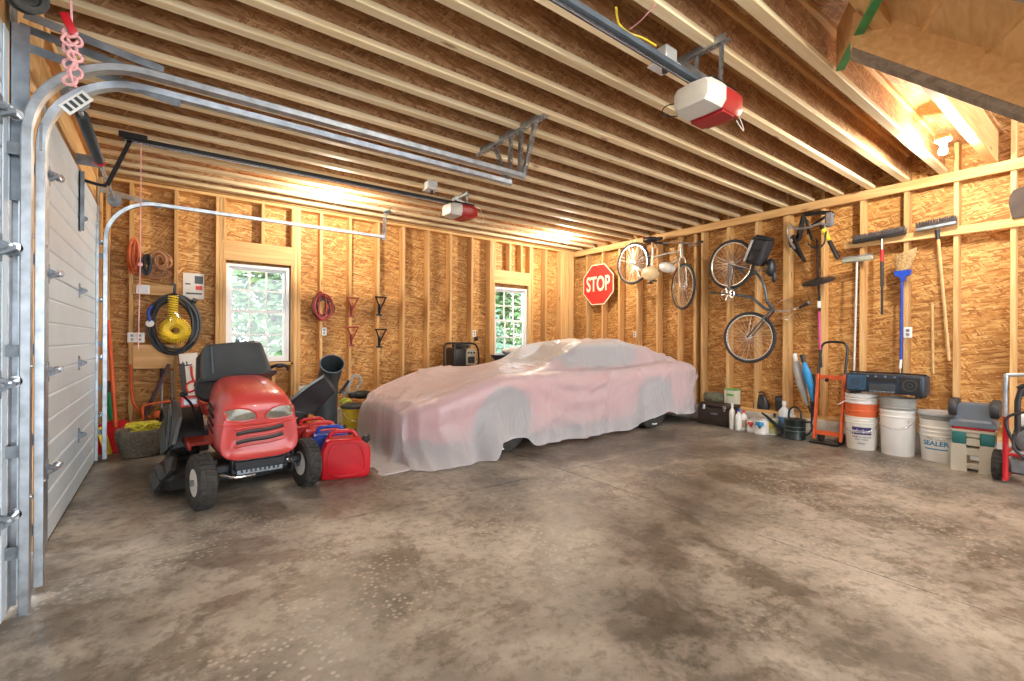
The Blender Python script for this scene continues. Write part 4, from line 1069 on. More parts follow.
# Y shaped wall rests, the arms reaching towards the room
def rest(px, py, mt, lab):
    p = at(px, py, 1, 6.598); t = thing('tool_rest', lab, 'wall bracket', (p.x, 6.598, p.z - .14))
    z0, z1 = p.z - .13, p.z + .13
    M().b2((p.x - .045, 6.586, z0 - .005), (p.x + .045, 6.598, z0 + .02)).b2((p.x - .018, 6.590, z0), (p.x + .018, 6.598, z0 + .16)).build('foot_plate', mt, t)
    M().tube([(p.x + .005, 6.582, z0 + .01), (p.x, 6.56, z0 + .10), (p.x - .075, 6.52, z1)], .011, 8).tube([(p.x + .0, 6.56, z0 + .08), (p.x + .075, 6.52, z1)], .011, 8).tube([(p.x - .09, 6.52, z1), (p.x + .09, 6.52, z1)], .010, 8).build('fork', mt, t)
    return t
m_brack = mat('red brown enamel', (.32, .045, .04), .45, 0, .12)
rest(351, 308, m_brack, 'upper dark red forked wall bracket')
rest(351, 337, m_brack, 'lower dark red forked wall bracket')
rest(379, 307, m_blackm, 'upper black forked wall bracket')
rest(379, 339, m_blackm, 'lower black forked wall bracket')

# ================================================================ covered car
CX0, CYC, CL = 1.82, 4.73, 4.54     # nose x, centre line y, length
ST = [  # s, half width, fender z, centre z (hood / roof)
 (0.0, .58, .46, .485), (.08, .70, .53, .55), (.28, .80, .61, .62), (.60, .865, .71, .68), (.98, .885, .80, .745), (1.36, .872, .80, .80),
 (1.72, .85, .80, .865), (1.92, .835, .80, .93), (2.28, .825, .80, 1.09), (2.50, .82, .80, 1.145), (3.0, .83, .81, 1.16), (3.30, .85, .83, 1.145),
 (3.60, .885, .855, 1.09), (3.95, .88, .865, .99), (4.25, .85, .855, .91), (4.50, .79, .81, .85), (4.51, .75, .76, .80), (4.54, .70, .68, .72)]
def interp(s):
    s = max(0, min(CL, s))
    for i in range(len(ST) - 1):
        if s <= ST[i + 1][0]:
            a = ST[max(i - 1, 0)]; b = ST[i]; c = ST[i + 1]; d = ST[min(i + 2, len(ST) - 1)]
            t = (s - b[0]) / (c[0] - b[0])
            return [0.5 * ((2 * b[k]) + (c[k] - a[k]) * t + (2 * a[k] - 5 * b[k] + 4 * c[k] - d[k]) * t * t + (3 * b[k] - a[k] - 3 * c[k] + d[k]) * t ** 3) for k in (1, 2, 3)]
    return list(ST[-1][1:])
def top_half(s, off=0.0):
    """upper half profile from the widest point to the centre line: (lateral, z)"""
    w, zs, zr = interp(s)
    zb = zs - .02; cab = max(0.0, zr - zs)
    P = [(w * .985, zs - .24), (w, zs - .15), (w * .985, zs - .07), (w * .93, zs - .015), (w * .84, zs + .0), (w * .76, zs - .012 + cab * .05),
         (w * .715, zs + cab * .30), (w * .665, zs + cab * .62), (w * .60, zs + cab * .90), (w * .50, zs + cab * .975 + (0 if cab > .05 else -.01)), (w * .30, zr), (0, zr + .006)]
    return [(a + (off if a > .2 * w else off * .3), z + off) for a, z in P]
m_body = mat('car red lacquer', (.52, .05, .055), .3, 0, .05, 2, coat=.5)
m_roofm = mat('light vinyl roof', (.55, .46, .38), .5, 0, .05)
m_cg = mat('dark car glass', (.02, .024, .03), .08, 0, .1)
m_wellm = mat('dark wheel well', (.02, .02, .022), .9, 0, .1)
car = thing('sports_car', 'low red sports car standing under a translucent dust cover', 'car', (4.0, CYC, 0))
WX = (2.79, 5.27)
NS = 116
rows = []; S_ = []
for i in range(NS + 1):
    s = CL * i / NS; S_.append(s); X = CX0 + s; w, zs, zr = interp(s)
    half = catmull([(w * .90, 0, .17), (w * .96, 0, .27), (w * .985, 0, max(.36, zs - .38))], 4) + catmull([(a, 0, z) for a, z in top_half(s)], 3)
    half = [(p.x, p.z) for p in half]
    rows.append([(X, CYC - a, z) for a, z in half] + [(X, CYC + a, z) for a, z in half[-2::-1]])
def skipf(i, j):
    p = Vector(rows[i][j]); q = Vector(rows[i + 1][min(j + 1, len(rows[i]) - 1)]); c = (p + q) / 2
    return any((c.x - x) ** 2 + (c.z - .32) ** 2 < .375 ** 2 for x in WX) and abs(c.y - CYC) > .6
m = M(); m.loft(rows, closed=False, caps=False, skip=skipf)
m._f([v for v in []]) if False else None
b_ = m.build('body', [m_body, m_cg, m_roofm], car, ang=60)
nh = len(rows[0])
for f in b_.data.polygons:
    c = f.center + Vector((4.0, CYC, 0)); s = c.x - CX0; w, zs, zr = interp(s); a = abs(c.y - CYC); cab = zr - zs
    if 1.76 < s < 2.34 and a < w * .62: f.material_index = 1
    elif 2.05 < s < 3.35 and c.z > zs + .045 and a > w * .60 and c.z < zs + cab * .86: f.material_index = 1
    elif 2.36 < s < 3.7 and a <= w * .62 and c.z > zs + .1: f.material_index = 2
m = M(); m.prism([(CX0 + .0, CYC - .56, .22), (CX0 - .005, CYC - .54, .42), (CX0 - .005, CYC + .54, .42), (CX0 + .0, CYC + .56, .22)], (.03, 0, 0)); m.build('front_bumper', m_body, car)
m = M(); m.prism([(CX0 + CL - .03, CYC - .62, .32), (CX0 + CL - .01, CYC - .62, .62), (CX0 + CL - .01, CYC + .62, .62), (CX0 + CL - .03, CYC + .62, .32)], (-.03, 0, 0)); m.build('rear_bumper', m_body, car)
M().b2((CX0 + .08, CYC - .70, .15), (CX0 + CL - .1, CYC + .70, .22)).b2((2.3, CYC - .66, .2), (5.9, CYC + .66, .62)).build('underbody', m_wellm, car)
for x in WX:
    for s in (-1, 1):
        yo = CYC + s * .745
        M().lathe([(.20, -.10), (.29, -.105), (.322, -.085), (.33, -.05), (.33, .05), (.322, .085), (.29, .105), (.20, .10)], (x, yo, .33), (0, 1, 0), 44).build('tyre', m_rubber, car)
        wl = M().lathe([(.205, -.095), (.215, -.10), (.19, -.07), (.17, -.03), (.06, -.05), (.05, -.075), (.0, -.08)] if s < 0 else [(.205, .095), (.215, .10), (.19, .07), (.17, .03), (.06, .05), (.05, .075), (.0, .08)], (x, yo, .33), (0, 1, 0), 36)
        for k in range(5):
            t = 2 * PI * k / 5; wl.beam((x + .05 * math.cos(t), yo + s * .055, .33 + .05 * math.sin(t)), (x + .19 * math.cos(t), yo + s * .06, .33 + .19 * math.sin(t)), .05, .02, up=(0, 1, 0))
        wl.build('wheel', m_steel, car)
        if s < 0:  # raised white letters on the side wall
            for k in range(4):
                t0 = -PI / 2 - .42 + k * .10 + (0 if x < 4 else .2)
                M().tube([(x + .268 * math.cos(t0 + q * .02), yo - .109, .33 + .268 * math.sin(t0 + q * .02)) for q in range(4)], .012, 6, flat=.3).build('side_wall_letter', m_white, car)

# translucent dust cover
def film():
    m, N, L, P = nt('dust_cover_film')
    P.inputs['Base Color'].default_value = (.86, .85, .88, 1); P.inputs['Roughness'].default_value = .24; P.inputs['Specular IOR Level'].default_value = .6
    tc = node(N, 'ShaderNodeTexCoord'); mp = node(N, 'ShaderNodeMapping'); mp.inputs['Scale'].default_value = (3.0, 2.0, 1.1)
    mp.inputs['Rotation'].default_value = (0, .5, .2)
    L.new(tc.outputs['Object'], mp.inputs['Vector'])
    n1 = node(N, 'ShaderNodeTexNoise'); n1.inputs['Scale'].default_value = 1.9; n1.inputs['Detail'].default_value = 3; n1.inputs['Distortion'].default_value = 1.6; L.new(mp.outputs[0], n1.inputs['Vector'])
    rg = node(N, 'ShaderNodeMath', operation='SUBTRACT'); rg.inputs[1].default_value = .5; L.new(n1.outputs['Fac'], rg.inputs[0])
    ab = node(N, 'ShaderNodeMath', operation='ABSOLUTE'); L.new(rg.outputs[0], ab.inputs[0])
    bp = node(N, 'ShaderNodeBump'); bp.inputs['Strength'].default_value = .40; bp.inputs['Distance'].default_value = .08; bp.invert = True
    L.new(ab.outputs[0], bp.inputs['Height']); L.new(bp.outputs[0], P.inputs['Normal'])
    tr = node(N, 'ShaderNodeBsdfTransparent'); tl = node(N, 'ShaderNodeBsdfTranslucent'); tl.inputs['Color'].default_value = (.80, .78, .80, 1)
    a1 = node(N, 'ShaderNodeMixShader'); a1.inputs[0].default_value = .25; L.new(P.outputs[0], a1.inputs[1]); L.new(tl.outputs[0], a1.inputs[2])
    mx = node(N, 'ShaderNodeMixShader'); lw = node(N, 'ShaderNodeLayerWeight'); lw.inputs['Blend'].default_value = .35
    r = node(N, 'ShaderNodeMapRange'); r.inputs[3].default_value = .52; r.inputs[4].default_value = .98
    L.new(lw.outputs['Facing'], r.inputs[0]); L.new(r.outputs[0], mx.inputs[0]); L.new(tr.outputs[0], mx.inputs[1]); L.new(a1.outputs[0], mx.inputs[2])
    L.new(mx.outputs[0], N['Material Output'].inputs['Surface'])
    return m
m_film = film()
def hem(s):
    pts = [(-.5, .012), (.50, .012), (.70, .025), (.84, .17), (1.15, .175), (1.32, .07), (2.3, .045), (3.0, .07), (3.3, .17), (3.60, .23), (3.85, .17), (4.3, .15), (5, .15)]
    for a, b in zip(pts[:-1], pts[1:]):
        if s <= b[0]:
            t = (s - a[0]) / (b[0] - a[0]); t = t * t * (3 - 2 * t); return a[1] + (b[1] - a[1]) * t
    return .15
def fold(s, seed):
    v = math.sin(s * 9.3 + seed) * .5 + math.sin(s * 15.7 + 1.3 * seed + 1.1 * math.sin(s * 3)) * .35 + math.sin(s * 27 + seed * 2.1) * .18
    return v
NC = 330; crow = []
ext_f, ext_r = .30, .05
for i in range(NC + 1):
    s = -ext_f + (CL + ext_f + ext_r) * i / NC
    sc = max(0.0, min(CL, s)); X = CX0 + s
    half = top_half(sc, .018)
    w = interp(sc)[0]
    drop = 0; k = 1.0
    if s < 0:
        t = -s / ext_f; q = 1 - t
        X = CX0 - .018 - (.03 + .27 * max(0, (t - .62) / .38)) * (1 if t > .0 else 0) * min(1, t * 6) - .02 * t
        zf = max(0.0, 1 - t / .66) ** .8
        half = [(a * (1 + .10 * t), .012 + (z - .012) * zf) for a, z in half]
        w *= 1 + .1 * t
    if s > CL:
        t = min(1.0, (s - CL) / ext_r); X = CX0 + CL + .006 + .006 * t
        half = [(a, .15 + (z - .15) * (1 - t) ** .8) for a, z in half]
    hz = hem(s)
    row = {}
    for sd, seed in ((-1, .7), (1, 2.9)):
        z0 = half[0][1]; a0 = half[0][0]; n = 11
        flare = (1 if sd < 0 else .3) * (.05 + .20 * max(0, min(1, (.95 - s) / .9)) + .02 * math.sin(s * 2.2))
        lower = []
        for j in range(n):
            u = 1 - j / n           # 1 at hem
            zz = z0 + (hz - z0) * u if z0 > hz else hz
            fo = fold(s, seed) * (.004 + .050 * u ** 1.3) * (1.0 if z0 > hz + .05 else .2) * (1.7 if s < .8 else 1.0)
            lower.append((a0 + flare * u ** 2.0 + fo, zz))
        up_ = catmull([(a, 0, z) for a, z in half], 3)
        hp = [(p.x, p.z) for p in up_]
        # draped swags across the flank and small ridges over the top
        full = lower + hp
        out = []
        for j, (a, z) in enumerate(full):
            r = 0
            if j > n - 4 and z > .3 and 0 < s < CL:
                r = .002 * math.sin(16 * s + 22 * z + 2.0 * math.sin(3 * s)) * (1 - min(1, (j - n + 4) / 40)) 
            # catenary swags under the door: ripples that run in shallow U shapes
            if 0 < j < n + 4 and 1.3 < s < 3.2:
                cz = z - .42 * ((s - 2.15) / .95) ** 2
                r += .016 * math.sin(cz * 30 + 1) * math.exp(-((s - 2.1) / .65) ** 2) * min(1, j / 3)
            ux = s * 1.0
            k1 = 1 - abs(math.sin(2.3 * s + 3.4 * z * sd + 1.2 * math.sin(1.1 * s + 2 * a) + 1))
            k2 = 1 - abs(math.sin(4.1 * s - 3.1 * a + 1.5 * math.sin(1.7 * a + 1.3 * s)))
            e = .036 * k1 ** 7 + .022 * k2 ** 9 if 0 < s < CL else 0
            upw = 1.0 if j > n + 12 else 0.0
            out.append((a + r + e * (1 - upw), z + e * upw))
        row[sd] = out
    L_ = [(X + (.05 * min(1, -s / ext_f * 1.6) * fold(a * 1.5, 4.2) if s < 0 else 0), CYC - a, z) for a, z in row[-1]]
    R_ = [(X, CYC + a, z) for a, z in row[1]][:-1][::-1]
    crow.append(L_ + R_)
cv = thing('car_cover', 'translucent white plastic dust cover draped over the car down to the floor', 'car cover', (4.0, CYC, 0))
co = M().loft(crow, closed=False, caps=False).build('film', m_film, cv, ang=180)
hm = M(); nj = len(crow[0])
hm.tube([crow[i][0] for i in range(0, NC + 1, 2)], .006, 6); hm.build('hem', m_film, cv)

# ================================================================ things behind the car
gn = thing('generator', 'black portable generator standing behind the car near the window', 'generator', (3.70, 6.32, 0))
wt = m_dgrey
# the machine stands on a shelf-like bench
bn = thing('work_bench', 'low bench behind the car carrying the generator', 'bench', (3.6, 6.33, 0))
M().b2((2.95, 6.12, .70), (4.0, 6.575, .735), bev=.004).build('top', m_ply, bn)
for x in (3.0, 3.92):
    for y in (6.15, 6.52): M().b2((x, y, 0), (x + .05, y + .04, .70)).build('leg', m_wz, bn)
g0 = Vector((3.70, 6.33, .737)); gn.location = g0; WORLD[gn.name] = g0
M().b2(g0 + Vector((-.20, -.15, .02)), g0 + Vector((.02, .15, .32)), bev=.04, seg=3).build('engine_cover', m_black, gn)
M().b2(g0 + Vector((.0, -.17, .05)), g0 + Vector((.17, .12, .30)), bev=.02, seg=2).build('control_panel', mat('tan panel', (.36, .33, .26), .5), gn)
m = M(); [m.cyl(g0 + Vector((.03 + .05 * k, -.172, .24)), g0 + Vector((.03 + .05 * k, -.185, .24)), .015, n=12) for k in range(3)]; m.b2(g0 + Vector((.02, -.178, .08)), g0 + Vector((.14, -.17, .18))); m.build('sockets', m_black, gn)
M().tube([g0 + Vector(q) for q in ((-.21, -.17, .02), (-.21, -.17, .33), (-.14, -.17, .38), (.12, -.17, .38), (.20, -.17, .30), (.22, -.17, .12), (.20, -.17, .02))], .016, 8, smooth=4).tube([g0 + Vector(q) for q in ((-.21, .15, .02), (-.21, .15, .33), (-.14, .15, .38), (.12, .15, .38), (.20, .15, .30), (.20, .15, .02))], .016, 8, smooth=4).build('frame', m_blackm, gn)
M().b2(g0 + Vector((-.12, -.12, .32)), g0 + Vector((.10, .10, .375)), bev=.015).build('tank', m_black, gn)
M().b2(g0 + Vector((-.18, -.185, .0)), g0 + Vector((-.08, -.16, .04))).build('foot', m_red, gn)
wbw = thing('wheelbarrow', 'dark blue wheelbarrow tray piled with cloths under the second window', 'wheelbarrow', (4.75, 6.2, 0))
rows = []
for z, k in ((.68, .5), (.78, .75), (.92, 1.0), (.93, 1.03), (.92, .97), (.79, .72), (.695, .47)):
    rows.append([(4.83 + k * x, 6.22 + k * y, z) for x, y in ((-.48, -.25), (-.3, -.30), (.3, -.30), (.48, -.25), (.48, .25), (.3, .30), (-.3, .30), (-.48, .25))])
M().loft(rows).build('tray', mat('dark blue enamel', (.02, .05, .11), .35), wbw)
for s in (-1, 1):
    M().tube([(4.15, 6.22 + s * .26, .74), (4.6, 6.22 + s * .2, .62), (5.35, 6.22 + s * .06, .22)], .018, 8, smooth=3).build('handle', m_blackm, wbw)
    M().tube([(4.55, 6.22 + s * .2, .6), (4.5, 6.22 + s * .22, .012)], .014, 8).build('leg', m_blackm, wbw)
M().lathe([(.10, -.04), (.19, -.045), (.20, 0), (.19, .045), (.10, .04)], (5.38, 6.22, .20), (0, 1, 0), 30).build('wheel', m_rubber, wbw)
cloths = [((4.60, 6.10, .975), (.20, .12, .055), (.62, .60, .58), 'folded pale grey cloth at the left of the wheelbarrow pile'), ((5.02, 6.12, .98), (.20, .13, .06), (.60, .52, .36), 'crumpled beige cloth at the right of the wheelbarrow pile'), ((4.80, 6.36, .985), (.3, .10, .07), (.70, .69, .68), 'white sheet at the back of the wheelbarrow pile')]
for k, (c, r, col, lab) in enumerate(cloths):
    m = M(); m.ball(c, r, 20)
    for v in m.bm.verts: v.co += Vector((0, 0, .012 * math.sin(v.co.x * 40 + k) + .01 * math.sin(v.co.y * 55 + v.co.x * 30)))
    tag(m.build('cloth', mat('cloth %s' % 'abc'[k], col, .9, 0, .12, 20, .3)), lab, 'cloth', 'cloths piled in the wheelbarrow')

# ================================================================ stop sign
m_sred = mat('sign red', (.62, .035, .03), .35, 0, .06, 6)
m_swht = mat('sign cream white', (.88, .78, .55), .4, 0, .03)
sc_ = at(598, 285, 0, W - .02); ss = thing('stop_sign', 'red octagonal STOP sign hanging in the far right corner', 'sign', (W - .02, sc_.y, sc_.z - .4))
def octo(r, x): return [(x, sc_.y + r * math.cos(PI / 8 + k * PI / 4) / math.cos(PI / 8), sc_.z + r * math.sin(PI / 8 + k * PI / 4) / math.cos(PI / 8)) for k in range(8)]
rS = .375
M().prism(octo(rS, W - .022), (.012, 0, 0)).build('border', m_swht, ss, flat=True)
M().prism(octo(rS - .018, W - .0245), (.002, 0, 0)).build('face', m_sred, ss, flat=True)
tx('STOP', .38, m_swht, ss, (W - .026, sc_.y, sc_.z + .0), RXr, sx=.64, off=.008, ext=.0012)
for dz in (-.33, .33): M().cyl((W - .030, sc_.y, sc_.z + dz), (W - .022, sc_.y, sc_.z + dz), .012, n=10).build('bolt', m_steel, ss)

# ================================================================ bicycles
m_tyre = mat('bicycle tyre', (.03, .03, .03), .7, 0, .2)
m_rimm = mat('polished rim', (.72, .72, .70), .25, .9, .05)
m_spoke = mat('spoke steel', (.70, .70, .68), .3, .9, .05)
def bwheel(parent, c, yaw, r, name='wheel'):
    """yaw: turn of the wheel about the vertical, 0 = parallel to the wall"""
    c = Vector(c); ax = Vector((math.cos(yaw), math.sin(yaw), 0))
    w = M().torus(c, ax, r - .018, .019, 56, 8).build('tyre', m_tyre, parent)
    M().torus(c, ax, r - .045, .012, 56, 6, ).build('rim', m_rimm, w)
    m = M(); x = ax.orthogonal().normalized(); y = ax.cross(x)
    for k in range(28):
        t = 2 * PI * k / 28; t2 = t + (.45 if k % 2 else -.45); sd = ax * (.03 if (k // 2) % 2 else -.03)
        m.cyl(c + sd + (x * math.cos(t2) + y * math.sin(t2)) * .02, c + (x * math.cos(t) + y * math.sin(t)) * (r - .05), .0018, n=4, caps=False)
    m.build('spokes', m_spoke, w)
    M().cyl(c - ax * .05, c + ax * .05, .016, n=12).lathe([(.01, -.034), (.028, -.032), (.028, -.028), (.012, -.026)], c, ax, 16).lathe([(.012, .026), (.028, .028), (.028, .032), (.01, .034)], c, ax, 16).build('hub', m_rimm, w)
    return w
def P_(px, py, x=6.15): return at(px, py, 0, x)
# cruiser
m_fr1 = mat('champagne frame paint', (.55, .50, .42), .3, .5, .06)
bA = P_(633, 264); bB = P_(683, 287)
b1_ = thing('bicycle', 'champagne cruiser bicycle hanging next to the stop sign', 'bicycle', (6.15, 4.6, 1.6), 0)
bwheel(b1_, bA, -.05, .345); bwheel(b1_, bB, -.50, .345)
bb_ = P_(652, 274); st_ = P_(653, 248); hd0 = P_(681, 247); hd1 = P_(682, 258)
m = M()
m.tube([bb_, st_], .016, 10); m.tube([P_(653, 258), P_(668, 254), hd0 + (hd1 - hd0) * .4], .018, 10, smooth=4); m.tube([bb_, P_(666, 268), hd1], .019, 10, smooth=4)
m.build('frame', m_fr1, b1_)
for s in (-1, 1):
    M().tube([bb_ + Vector((s * .02, 0, 0)), bA + Vector((s * .06, 0, 0))], .010, 8).tube([P_(652, 256) + Vector((s * .02, 0, 0)), bA + Vector((s * .06, 0, 0))], .008, 8).build('rear_stay', m_fr1, b1_)
    fd = Vector((math.cos(-.5), math.sin(-.5), 0)) * s
    M().tube([hd1, hd1 + fd * .05 + Vector((0, 0, -.04)), bB + fd * .055], .011, 8, smooth=2).build('fork_leg', m_fr1, b1_)
M().cyl(hd0 + Vector((0, 0, .03)), hd1, .022, n=12).build('head_tube', m_fr1, b1_)
hb = P_(681, 243)
M().tube([P_(660, 244, 5.95), P_(670, 243, 5.98), hb, P_(692, 244, 6.22), P_(700, 242, 6.34)], .012, 8, smooth=4).tube([hb, hd0], .013, 8).build('handlebar', m_rimm, b1_)
for a, b in (((655, 243, 5.93), (666, 244, 5.97)), ((694, 244, 6.26), (703, 242, 6.36))):
    M().cyl(P_(*a), P_(*b), .018, n=10).build('grip', m_black, b1_)
sa = P_(652, 240)
M().ball(sa + Vector((0, .03, 0)), (.10, .13, .05), 16).ball(sa + Vector((0, -.11, -.01)), (.03, .10, .03), 12).build('saddle', m_black, b1_)
M().b2(sa + Vector((-.06, .10, -.0)), sa + Vector((.06, .15, .06)), bev=.02).build('reflector', m_red, b1_)
M().tube([st_, sa + Vector((0, 0, -.03))], .013, 8).build('seat_post', m_rimm, b1_)
cg = P_(650, 274, 6.06)
M().ball(cg, (.035, .17, .11), 18, R=Matrix.Rotation(.25, 3, 'X')).build('chain_guard', mat('tan guard', (.60, .46, .26), .4), b1_)
M().ball(P_(667, 268, 6.10), (.05, .15, .08), 16, R=Matrix.Rotation(.35, 3, 'X')).build('bottle_bag', mat('silver bag', (.66, .65, .62), .4, .2), b1_)
for s in (-1, 1):
    M().beam(bb_, bb_ + Vector((s * .05, 0, 0)), .02, .02).beam(bb_ + Vector((s * .06, 0, 0)), bb_ + Vector((s * .07, s * .10, -.13)), .02, .012).b2(bb_ + Vector((s * .09 - .04, s * .10 - .03, -.145)), bb_ + Vector((s * .09 + .04, s * .10 + .03, -.125))).build('pedal', m_black, b1_)
M().tube([hb, P_(676, 250, 6.05), P_(679, 262, 6.06), P_(684, 268, 6.1)], .004, 5, smooth=4).tube([P_(668, 244, 5.98), P_(664, 252, 6.0), P_(672, 256, 6.06)], .004, 5, smooth=4).build('brake_cable', m_black, b1_)
for q in (bA + Vector((0, 0, .33)), P_(690, 247)):
    hk = thing('bike_hook', 'steel utility hook holding the cruiser by its %s' % ('rear wheel' if q.y > 4.6 else 'handlebar'), 'hook', (W, q.y, q.z))
    M().tube([(W + .0, q.y, q.z + .03), (6.30, q.y, q.z + .03), (6.14, q.y, q.z - .0), (6.12, q.y, q.z + .05)], .007, 8, smooth=4).build('rod', m_galvd, hk)
# dark bicycle with its back bag
m_fr2 = mat('graphite frame paint', (.10, .12, .14), .28, .5, .1)
cA = P_(731, 265); cB = P_(749, 338)
b2_ = thing('bicycle', 'dark grey bicycle with a black bag, hung by its rear wheel', 'bicycle', (6.15, 3.3, .9), 0)
bwheel(b2_, cA, -.08, .335); bwheel(b2_, cB, .05, .338)
bk_ = P_(730, 295); hA = P_(767, 302); hB = P_(774, 311)
m = M(); m.tube([bk_, P_(750, 298), P_(765, 309), hB], .019, 10, smooth=5); m.tube([P_(735, 268), P_(752, 270), P_(763, 284), hA], .017, 10, smooth=5); m.tube([bk_, P_(743, 282), P_(757, 272)], .016, 10, smooth=3)
m.build('frame', m_fr2, b2_)
for s in (-1, 1):
    M().tube([bk_ + Vector((s * .03, 0, 0)), cA + Vector((s * .06, 0, 0))], .010, 8).tube([P_(750, 276) + Vector((s * .02, 0, 0)), cA + Vector((s * .06, 0, 0))], .009, 8).build('rear_stay', m_fr2, b2_)
    M().tube([hB + Vector((s * .02, 0, 0)), P_(768, 316) + Vector((s * .055, 0, 0)), cB + Vector((s * .055, 0, 0))], .012, 8, smooth=3).build('fork_leg', m_fr2, b2_)
M().cyl(hA, hB, .022, n=12).build('head_tube', m_fr2, b2_)
M().tube([hB, P_(785, 312, 6.1), P_(795, 309, 6.0)], .013, 8).tube([P_(783, 316, 6.35), P_(790, 314, 6.25), P_(793, 309, 6.05), P_(800, 308, 5.9), P_(808, 304, 5.8)], .012, 8, smooth=4).build('handlebar', m_rimm, b2_)
M().cyl(P_(800, 308, 5.9), P_(809, 303, 5.78), .018, n=10).build('grip', m_black, b2_)
M().tube([P_(776, 306, 6.1), P_(784, 300, 6.05), P_(792, 304, 6.0)], .004, 5, smooth=4).tube([P_(778, 318, 6.1), P_(788, 320, 6.05), P_(796, 312, 5.95)], .004, 5, smooth=4).build('brake_cable', m_steel, b2_)
ck = M(); ck.torus(bk_ + Vector((-.06, 0, 0)), (1, 0, 0), .088, .006, 36, 5)
ck.torus(bk_ + Vector((-.06, 0, 0)), (1, 0, 0), .045, .006, 24, 5)
for k in range(5):
    t = 2 * PI * k / 5; ck.beam(bk_ + Vector((-.06, .02 * math.cos(t), .02 * math.sin(t))), bk_ + Vector((-.06, .085 * math.cos(t), .085 * math.sin(t))), .014, .008, up=(1, 0, 0))
ck.build('chain_ring', m_rimm, b2_)
for s in (-1, 1):
    e = bk_ + Vector((s * .08, -s * .165, s * -.03))
    M().beam(bk_ + Vector((s * .07, 0, 0)), e, .022, .012).b2(e + Vector((-.04 + s * .05, -.03, -.012)), e + Vector((.04 + s * .05, .03, .012))).build('pedal', m_black, b2_)
M().tube([cA + Vector((-.06, 0, .03)), bk_ + Vector((-.06, .03, .08))], .005, 5).tube([cA + Vector((-.06, .0, -.03)), bk_ + Vector((-.06, -.03, -.08))], .005, 5).build('chain', m_galvd, b2_)
sp2 = P_(765, 268); M().tube([P_(757, 272), sp2], .013, 8).build('seat_post', m_rimm, b2_)
M().ball(P_(771, 268), (.08, .06, .12), 16).ball(P_(774, 277), (.03, .03, .08), 12).build('saddle', m_black, b2_)
M().tube([P_(752, 258, 6.2), P_(740, 262, 6.2), P_(735, 268, 6.2)], .007, 6).build('rear_rack', m_blackm, b2_)
hk = thing('bike_hook', 'steel utility hook holding the rear wheel of the dark bicycle', 'hook', (W, cA.y, cA.z + .3))
M().tube([(W, cA.y, cA.z + .36), (6.30, cA.y, cA.z + .36), (6.14, cA.y, cA.z + .33), (6.10, cA.y, cA.z + .38)], .007, 8, smooth=4).build('rod', m_galvd, hk)
bg_ = thing('pannier_bag', 'black pannier bag strapped behind the dark bicycle saddle', 'bag', tuple(P_(761, 255)))
c = P_(759, 252, 6.14)
RB = Matrix.Rotation(math.radians(22), 3, 'X')
m = M(); m.box(c, (.22, .22, .36), R=RB, bev=.05, seg=3); m.build('body', mat('black nylon', (.022, .022, .026), .75, 0, .3, 30, .4), bg_)
m = M(); m.box(c + RB @ Vector((-.02, -.02, .17)), (.20, .18, .06), R=RB, bev=.025, seg=2); m.build('flap', m_black, bg_)
m = M(); m.box(c + RB @ Vector((-.115, .08, -.02)), (.012, .03, .28), R=RB, bev=.003); m.build('reflective_strip', mat('pale strip', (.50, .52, .53), .4), bg_)
m = M(); m.box(c + RB @ Vector((-.115, -.03, -.06)), (.04, .12, .16), R=RB, bev=.015, seg=2); m.build('pocket', m_black, bg_)

# ================================================================ folded bike carrier above a pole saw
fr_ = thing('bike_carrier', 'folded black car-mounted bike carrier hanging high on the right wall', 'bike carrier', (6.25, 2.35, 2.3))
Q = lambda px, py, x=6.22: at(px, py, 0, x)
M().tube([Q(803, 216, 6.3), Q(797, 240), Q(792, 262)][:2] + [Q(801, 225)], 0.0203, 8).tube([Q(792, 246), Q(805, 262), Q(804, 262)][:2], 0.0188, 8).build('arm', m_blackm, fr_)
M().tube([Q(804, 215), Q(830, 213), Q(832, 217)], 0.0232, 8, smooth=3).tube([Q(804, 216), Q(800, 238), Q(793, 243)], 0.0203, 8, smooth=3).tube([Q(812, 226), Q(829, 215)], 0.0174, 8).tube([Q(804, 216), Q(812, 240)], 0.0159, 8).build('frame', m_blackm, fr_)
M().tube([Q(793, 236), Q(800, 253), Q(804, 261)], 0.0232, 8).build('arm', m_blackm, fr_)
M().tube([Q(821, 226), Q(831, 245), Q(838, 259)], 0.0232, 8).build('arm', m_blackm, fr_)
M().tube([Q(823, 230, 6.2), Q(829, 241, 6.2)], 0.0261, 8).build('yellow_sleeve', m_yellow, fr_)
M().b2(Q(804, 224) + Vector((-.02, -.035, -.14)), Q(810, 224) + Vector((.02, .02, .05)), bev=.01).build('hub_block', m_black, fr_)
M().b2(Q(829, 214) + Vector((-.03, -.05, -.16)), Q(829, 214) + Vector((.03, .04, .02)), bev=.02).build('pad', mat('grey foam', (.18, .17, .18), .8), fr_)
M().tube([Q(789, 225, 6.1), Q(795, 229, 6.1), Q(808, 228, 6.1), Q(820, 224, 6.1), Q(826, 226, 6.1)], 0.0130, 7, smooth=4).tube([Q(788, 228, 6.12), Q(789, 240, 6.12), Q(795, 249, 6.12)], 0.0116, 7, smooth=4).build('strap', m_galv, fr_)
M().tube([Q(808, 244, 6.15), Q(816, 249, 6.12), Q(824, 244, 6.12), Q(826, 232, 6.15)], 0.0101, 7, smooth=5).tube([Q(791, 248, 6.15), Q(789, 240, 6.15), Q(795, 236, 6.15)], 0.0087, 6, smooth=3).build('strap', m_black, fr_)
ps = thing('string_trimmer', 'long string trimmer with a round black guard, hung head up on the wall', 'trimmer', (6.3, 2.27, .55))
M().tube([Q(817, 240, 6.30), Q(818, 281, 6.30), Q(820, 312, 6.28)], .012, 8).build('shaft', m_blackm, ps)
